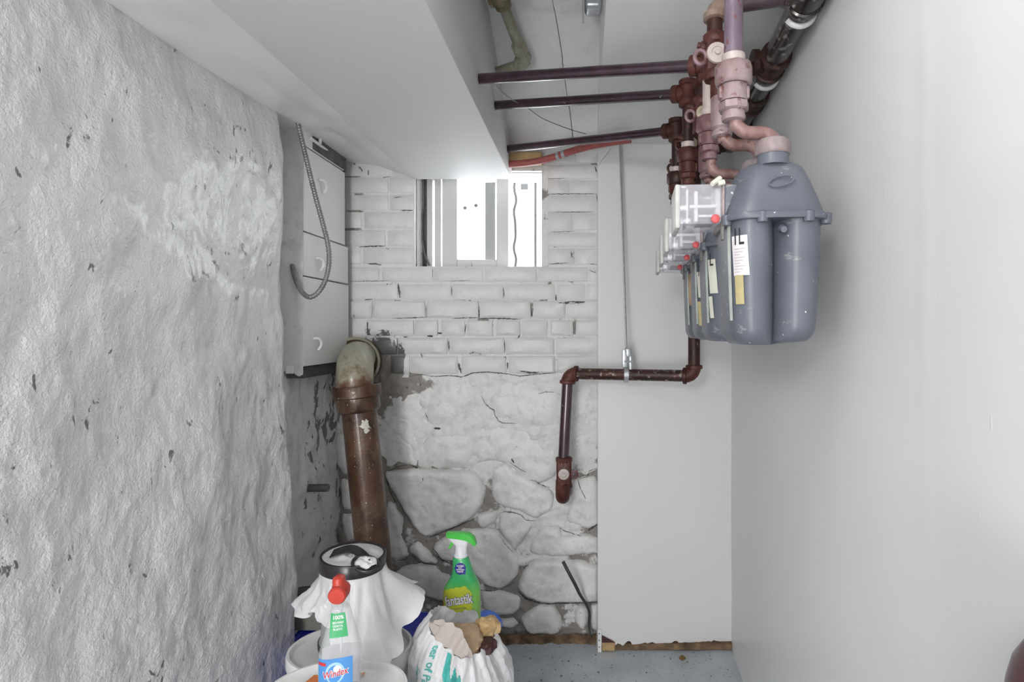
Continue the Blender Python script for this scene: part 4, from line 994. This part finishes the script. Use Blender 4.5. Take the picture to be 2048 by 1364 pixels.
def ctlat(a):
    for (a0, r0, z0), (a1, r1, z1) in zip(ctl, ctl[1:]):
        if a <= a1:
            f = (a-a0)/(a1-a0); f = f*f*(3-2*f); return r0+(r1-r0)*f, z0+(z1-z0)*f
    return ctl[-1][1:]
def drape(u, v):
    a = -180+360*u; R, Z = ctlat(a); ar = math.radians(a)
    s = v**1.15
    r0 = .0725; zt = CT-.028
    rad = r0+(R-r0)*(s**1.5)
    rip = .010*s*math.sin(ar*9+2.2*s)+.006*s*math.sin(ar*17+1+3*s)+.010*s*fb((math.cos(ar)*2, math.sin(ar)*2, v*1.5), 2.2, 4)
    rad = max(rad+rip, .0745+.005*s if s > .02 else .0725)
    z = zt+(Z-zt)*s+.008*math.sin(PI*min(1, s*4))*(1-s)
    x = CC.x+rad*math.cos(ar); y = CC.y+rad*math.sin(ar)
    ll = leftx(min(y, 1.6), z)+.012
    return Vector((max(x, ll) if y < 1.72 else x, y, z))
dm = mesh('film', grid(220, 60, drape), M['bag'], bg, angle=180)
mesh('liner_top', grid(40, 14, lambda u, v: tilt(Vector((.071*(1-v*.99)*math.cos(2*PI*u), .071*(1-v*.99)*math.sin(2*PI*u), -.001+.004*v+.010*v*fb((math.cos(2*PI*u), math.sin(2*PI*u), v*2), 2, 4))))), M['bag'], bg, angle=180)
mesh('gathered_film', grid(24, 12, lambda u, v: tilt(Vector((.050+.027*v*math.cos(2*PI*u), -.052+.016*v*math.sin(2*PI*u), .006+.010*(1-v)+.008*fb((u*4, v*3, 0), 1.5, 4)+.008*math.sin(2*PI*u)*v)))), M['bag'], bg, angle=180)

# window cleaner bottle on the front lid
zb = FB[2]-.013
WB = Vector((-.4800, 1.13, zb)); hrot = math.radians(18)
wx = root('window_cleaner_bottle', tuple(WB), 'clear spray bottle with red nozzle and sky blue label on the front bucket', 'bottle')
def wlocal(p): 
    c, s_ = math.cos(hrot), math.sin(hrot); return WB+Vector((p[0]*c-p[1]*s_, p[0]*s_+p[1]*c, p[2]))
ZK = .945
wprof = [(0, .036, .024), (.004, .040, .028), (.06, .0405, .029), (.125, .0405, .029), (.142, .040, .0285), (.160, .0345, .0255), (.185, .0285, .0225), (.210, .0225, .0195), (.226, .0185, .0175), (.232, .0165, .0160), (.238, .0125, .0125)]
wprof = [(z*.93, a, b) for z, a, b in wprof]
def wxy(z):
    for (z0, a0, b0), (z1, a1, b1) in zip(wprof, wprof[1:]):
        if z <= z1: f = (z-z0)/(z1-z0); return a0+(a1-a0)*f, b0+(b1-b0)*f
    return wprof[-1][1:]
mesh('bottle', loft([[wlocal(q) for q in superell(a, b, 40, 3.0, z=z)] for z, a, b in wprof]), M['clear_bottle'], wx)
def wsurf(x, z, off=.0006):        # print on the broad front
    a, b = wxy(z); x = max(-a*.985, min(a*.985, x)); y = -b*(max(0, 1-abs(x/a)**3.0))**(1/3.0)
    return wlocal(Vector((x*(1+off/a), y-off, z)))
lb = mesh('front_label', grid(14, 14, lambda u, v: wsurf(-.0375+.061*u, .010+.121*v, .0005)), M['label_blue'], wx)
def wtext(s, x, z, size, m, bold=.0, shear=0, width=None, off=.0012, rot=0):
    g = text(s, size, bold, shear, width)
    c, sn = math.cos(rot), math.sin(rot)
    g.v = [tuple(wsurf(x+p[0]*c-p[1]*sn, z+p[0]*sn+p[1]*c, off)) for p in g.v]
    mesh('lettering', g, m, lb, smooth=False)
cxm = -.0075
def disc(cx, cz, rx, rz, off, m, par, name='print'):
    mesh(name, grid(24, 6, lambda u, v: wsurf(cx+rx*(.02+.98*v)*math.cos(2*PI*u), cz+rz*(.02+.98*v)*math.sin(2*PI*u), off)), m, par)
disc(cxm, .104, .017, .020, .0008, M['label_lightblue'], lb); disc(cxm-.001, .102, .0125, .0165, .0009, M['label_blue'], lb)
disc(cxm+.004, .111, .007, .007, .0010, M['label_white'], lb)
wtext('Windex', cxm, .103, .0185, M['label_white'], .055, .25, .046, .0012, .14)
wtext('Windex', cxm, .103, .0185, M['label_red'], .012, .25, .043, .0016, .14)
wtext('ORIGINAL', cxm, .0775, .0085, M['label_white'], .02, 0, .026)
mesh('red_tab', grid(4, 3, lambda u, v: wsurf(-.0365+.013*u, .120+.006*v-.002*u, .0009)), M['label_red'], lb)
gs = mesh('green_sticker', grid(8, 8, lambda u, v: wsurf((-.018+.002*v)+(.033-.008*v)*u, .168+.044*v, .0007)), M['label_green'], wx)
for s_, z_, w_, h_ in (('100%', .2045, .018, .0095), ('RECOVERED', .195, .019, .0055), ('COASTAL', .189, .018, .0055), ('PLASTIC', .183, .016, .0055)):
    g = text(s_, h_, .02, 0, w_); g.v = [tuple(wsurf(-.003+p[0], z_+p[1], .0012)) for p in g.v]; mesh('lettering', g, M['label_white'], gs, smooth=False)
mesh('fluid', loft([[wlocal(q) for q in superell(a*.94, b*.93, 32, 3.0, z=z)] for z, a, b in [(.004, .037, .025), (.03, .0395, .027), (.050, .0395, .027), (.052, .0395, .027)]]), M['liquid'], wx)
mesh('back_label', grid(10, 10, lambda u, v: wlocal(Vector((-.036+.07*u, (wxy(.02+.1*v)[1]*(max(0, 1-abs((-.036+.07*u)/wxy(.02+.1*v)[0])**3))**(1/3))-.0015, .02+.11*v)))), M['paper_white'], wx)
mesh('neck_collar', lathe([(.0150, .216), (.0165, .218), (.0172, .232), (.0165, .246), (.015, .250)], WB, (0, 0, 1), 24), M['clear_bottle'], wx)
mesh('dip_tube', tube([WB+Vector((0, 0, .02)), WB+Vector((.002, 0, .235))], .0025, 8), M['white_cap'], wx)
tr = mesh('spray_head', loft([[WB+Vector((.003+x*k+dx, -.006+y*k, z)) for x, y, _ in [tuple(q) for q in superell(.0165, .020, 24, 2.4)]] for z, k, dx in ((.240, .80, 0), (.246, .95, 0), (.256, .98, 0), (.262, .86, -.001), (.266, .70, -.003), (.271, .68, -.004), (.277, .62, -.004), (.280, .40, -.004))]), M['red_cap'], wx)
mesh('nozzle', lathe([(.0155, 0), (.0172, .003), (.0170, .009), (.0145, .012), (.004, .0125)], WB+Vector((.004, -.020, .251)), (.1, -1, -.12), 28), M['red_cap'], tr)
# green bottle on the tote
FP = Vector((-.361, 1.69, .289)); fs = 1.0
fb_ = root('green_spray_bottle', tuple(FP), 'green spray bottle with yellow label and green and white trigger against the rubble wall', 'bottle')
fprof = [(0, .050, .026, 0), (.006, .0535, .030, 0), (.08, .054, .031, 0), (.148, .0535, .031, 0), (.160, .052, .030, .0005), (.172, .046, .0285, .002), (.184, .0385, .027, .003), (.196, .0325, .025, .0025), (.212, .0285, .0225, .001), (.232, .0250, .0205, -.002), (.243, .0228, .019, -.004), (.247, .018, .017, -.004)]
def fxy(z):
    for p, q in zip(fprof, fprof[1:]):
        if z <= q[0]:
            f = (z-p[0])/(q[0]-p[0]); return [p[j]+(q[j]-p[j])*f for j in (1, 2, 3)]
    return fprof[-1][1:]
mesh('bottle', loft([[FP+q for q in superell(a, b, 40, 2.6, cx=c, z=z)] for z, a, b, c in fprof]), M['fan_green'], fb_)
def fsurf(x, z, off=.0008):
    a, b, c = fxy(max(0, min(.245, z))); q = max(-.985, min(.985, (x-c)/a)); y = -b*(max(0, 1-abs(q)**2.6))**(1/2.6)
    return FP+Vector((c+q*a*(1+off/a), y-off, z))
def fpoly(name, poly, m, off, par, n=36):
    xs = [p[0] for p in poly]; zs = [p[1] for p in poly]; x0, x1, z0, z1 = min(xs), max(xs), min(zs), max(zs)
    return mesh(name, grid(n, n, lambda u, v: fsurf(x0+(x1-x0)*u, z0+(z1-z0)*v, off), lambda u, v: inpoly(x0+(x1-x0)*u, z0+(z1-z0)*v, poly)), m, par)
def ell(cx, cz, rx, rz, n=28): return [(cx+rx*math.cos(2*PI*k/n), cz+rz*math.sin(2*PI*k/n)) for k in range(n)]
fl_ = fpoly('front_label', [(-.053, .05), (.034, .05), (.034, .150), (.016, .172), (-.02, .166), (-.045, .158), (-.052, .145)], M['label_yellow'], .0006, fb_)
fpoly('orange_print', [(-.0535, .05), (.036, .05), (.036, .102), (.018, .094), (-.012, .084), (-.038, .094), (-.046, .108), (-.0535, .135)], M['label_orange'], .0009, fl_)
fpoly('yellow_print', ell(-.006, .100, .033, .014), M['label_yellow'], .0011, fl_)
fpoly('white_print', ell(.025, .082, .014, .016), M['label_white'], .0012, fl_, 16)
fpoly('drop_print', [(.024, .094), (.029, .084), (.027, .077), (.021, .077), (.019, .084)], M['label_lightblue'], .0014, fl_, 14)
def ftext(s, x, z, size, m, bold, width, off, rot=0, par=None, shear=0, arch=0):
    g = text(s, size, bold, shear, width); c, sn = math.cos(rot), math.sin(rot)
    g.v = [tuple(fsurf(x+p[0]*c-p[1]*sn, z+p[0]*sn+p[1]*c-arch*(p[0]/.04)**2, off)) for p in g.v]
    mesh('lettering', g, m, par, smooth=False)
ftext('fantastik', -.004, .134, .040, M['navy'], .045, .082, .0015, .16, fl_, .0, .004)
ftext('fantastik', -.004, .134, .040, M['label_white'], .016, .078, .0022, .16, fl_, .0, .004)
ftext('ALL PURPOSE CLEANER', -.004, .1085, .0045, M['navy'], .0, .042, .0016, .1, fl_)
rs = fpoly('round_sticker', ell(-.001, .220, .0155, .0165)+[], M['navy'], .0010, fb_, 22)
fpoly('sticker_tip', [(.002, .2045), (.0145, .2045), (.0145, .222), (.005, .220)], M['navy'], .0009, rs, 12)
for k, (s_, w_) in enumerate((('POWERS', .020), ('OUT', .010), ('KITCHEN', .022), ('GREASE', .017))):
    ftext(s_, -.001, .2275-.0052*k, .0055, M['label_white'], .03, w_, .0016, 0, rs)
FP = FP+Vector((-.004, 0, .018))
mesh('collar', lathe([(.0185, .229), (.0195, .230), (.0195, .236), (.0165, .240), (.0165, .262), (.013, .266)], FP, (0, 0, 1), 24), M['white_cap'], fb_)
th = mesh('trigger_neck', loft([[FP+Vector((.003+x, y, z)) for x, y, _ in [tuple(q) for q in superell(rx, .0125, 20, 3, cx=c)]] for z, rx, c in ((.236, .014, .0), (.250, .0145, .001), (.262, .017, .0), (.272, .026, -.004), (.280, .034, -.006), (.286, .036, -.006))]), M['white_cap'], fb_)
side = [(-.041, .300), (-.040, .287), (-.012, .284), (.016, .279), (.034, .270), (.044, .262), (.046, .268), (.040, .286), (.026, .298), (.0, .301)]
def prism_y(poly, y0, y1, base):
    n = len(poly); cxp = sum(p[0] for p in poly)/n; czp = sum(p[1] for p in poly)/n
    r = []
    for y, s_ in ((y0, .86), (y0+.004, 1), (y1-.004, 1), (y1, .86)): r.append([base+Vector((cxp+(x-cxp)*s_, y, czp+(z-czp)*s_)) for x, z in poly])
    return loft(r)
mesh('trigger_hood', prism_y(side, -.0135, .0135, FP), M['green_cap'], th)
mesh('trigger', prism_y([(-.026, .286), (-.014, .284), (-.021, .266), (-.030, .252), (-.036, .250), (-.035, .256), (-.030, .270)], -.008, .008, FP), M['green_cap'], th)
# aerosol can lying on the tote
a0, a1 = P(838, 1242, 1.60), P(888, 1218, 1.78)
ac = root('aerosol_can', tuple(a0), 'pale grey aerosol can lying on its side left of the green bottle', 'can')
a0.z = .326; a1.z = .326; aa = (a1-a0).normalized()
mesh('can_wall', lathe([(.028, .0), (.030, .002), (.030, .13), (.028, .135)], a0+aa*.028, aa, 28), M['aerosol'], ac)
mesh('cap', lathe([(.012, .004), (.013, 0), (.024, -.001), (.027, .003), (.0285, .03), (.0285, .034)], a0, aa, 28), M['white_cap'], ac)
mesh('cap_ring', lathe([(.010, -.001), (.014, -.003), (.015, .001)], a0, aa, 24), M['white_cap'], ac)
thing('blue_lid', lathe([(.040, 0), (.044, .004), (.044, .012), (.040, .016), (.001, .018)], (-.300, 1.77, .296), (.35, -.25, 1), 28), M['blue_lid'], 'bright blue plastic lid leaning right of the green bottle', 'lid')

# right bag with print and papers
BC = Vector((-.305, 1.425, 0)); 
bag = root('printed_bag', tuple(BC), 'white plastic bag printed in teal and red, stuffed with brown paper', 'bag')
bz = [(0, .085), (.03, .105), (.15, .118), (.30, .122), (.38, .118), (.44, .100), (.48, .078), (.50, .066)]
def brad(z):
    for (z0, r0), (z1, r1) in zip(bz, bz[1:]):
        if z <= z1: return r0+(r1-r0)*(z-z0)/(z1-z0)
    return bz[-1][1]
def btop(ar):       # mouth height: higher at the back left
    return .458+.020*math.cos(ar-math.radians(150))-.010*max(0, math.cos(ar-math.radians(-60)))+.032*max(0, math.cos(ar-math.radians(-168)))**2
def bagpt(ar, s, off=0):
    z = .003+(btop(ar)-.003)*s; r = brad(z*.5/max(.4, btop(ar)))
    cx_, cy_ = math.cos(ar), math.sin(ar)
    r += .020*fb((cx_, cy_, z*4), 1.4, 3)+.010*(.5-abs(mnoise.noise(Vector((cx_*3.1, cy_*3.1, z*9)))))*(.3+s)+.006*(.5-abs(mnoise.noise(Vector((cx_*7+3, cy_*7, z*16+ar)))))+.003*fb((cx_, cy_, z*6), 12, 3)
    z += .008*s**8*fb((cx_, cy_, 2), 3, 3)
    r = min(r, .128)
    return BC+Vector(((r+off)*math.cos(ar), (r+off)*math.sin(ar), z))
mesh('film', grid(220, 110, lambda u, v: bagpt(2*PI*u, v)), M['bag'], bag, angle=180)
def bpatch(name, a0, a1, s0, s1, m, off=.0015, keep=None, n=20, par=None):
    return mesh(name, grid(n, n, lambda u, v: bagpt(math.radians(a0+(a1-a0)*u), s0+(s1-s0)*v, off), keep), m, par or bag, angle=180)
def zig(u, v):
    c = .85-.75*u+.08*math.sin(u*23)+.06*math.sin(u*51+1); w_ = .16*(1-u)+.05+.04*math.sin(u*31)
    return abs(v-c) < w_
bpatch('teal_print', -103, -44, .70, .985, M['teal'], .0018, zig, 60)
bpatch('red_print', -115, -108, .50, .78, M['bag_red'], .0018)
def btext(s, ang, s0, size, m, bold=.02, dirn=-1):
    g = text(s, size, bold)
    g.v = [tuple(bagpt(math.radians(ang)+p[1]/.115, s0-p[0]/.46, .0026)) for p in g.v]
    mesh('lettering', g, m, bag, smooth=False)
btext('ter of Paris', -120, .885, .020, M['teal']); btext('Paris', -132, .83, .020, M['teal']); btext('ROCK', -111.5, .715, .013, M['label_white'], .03)
def flap(u, v):       # open handle side, pinkish where it is double
    a = math.radians(-150+85*u); p = bagpt(a, 1.0)
    return p+Vector((.018*v*math.sin(u*PI)+.01*v, -.006*v, (.050*math.sin(u*PI)**.7)*v))+Vector((0, 0, .006*fb((u*3, v*3, 2), 1.5, 3)))
mesh('handle_flap', grid(30, 14, flap), M['bag_beige'], bag, angle=180)
def crumple(c, r, sd, amp=.35, zs=.8):
    bm = bmesh.new(); bmesh.ops.create_icosphere(bm, subdivisions=3, radius=1)
    for v in bm.verts:
        k = 1+amp*mnoise.turbulence(v.co*1.6+Vector((sd, 0, 0)), 3, True)-amp*.5
        v.co = Vector(c)+Vector((v.co.x, v.co.y, v.co.z*zs))*r*k
    return from_bm(bm)
thing('brown_paper', crumple(BC+Vector((.006, -.012, .435)), .052, 3), M['kraft'], 'crumpled brown kraft paper in the mouth of the printed bag', 'paper', angle=20)
thing('torn_paper', crumple(BC+Vector((.058, .035, .448)), .034, 8, .5), M['wood_raw'], 'torn tan paper scrap at the right of the bag mouth', 'paper', angle=20)
thing('dark_scrap', crumple(BC+Vector((.062, -.012, .425)), .026, 5, .4), M['dark_stuff'], 'dark maroon scrap under the torn tan paper', 'scrap', angle=20)
# bits on the floor
random.seed(3)
g = G()
for k in range(70):
    x = random.uniform(-.30, .52); y = random.uniform(1.90, 2.13); s_ = random.uniform(.0012, .0045); a = random.random()*6
    g.join(crumple((x, y, .006), s_, k, .5, .4)) if k % 3 == 0 else g.add([(x+s_*math.cos(a+j*2.1)*(1+.5*random.random()), y+s_*math.sin(a+j*2.1), .007+.002*random.random()) for j in range(3)], [(0, 1, 2)])
mesh('floor_debris', g, M['steel_dark'], None, False, kind='stuff', label='scattered paint chips and grit on the grey floor', category='debris')
thing('dry_leaf', crumple(P(1365, 1318, 2.08)+Vector((0, 0, .004)), .012, 2, .7, .5), M['leaf'], 'dry brown leaf on the floor before the white panel', 'leaf', angle=20)
# dark post at the right edge
thing('wooden_post', lathe([(.043, .002), (.043, .900), (.0425, .918), (.041, .933), (.037, .950), (.030, .963), (.020, .972), (.008, .976)], (.3575, .42, -.0), (0, 0, 1), 40), M['post'], 'dark maroon round topped post against the right wall, cut by the frame', 'post')
for o in bpy.data.objects:
    if '_abs' in o.keys(): del o['_abs']
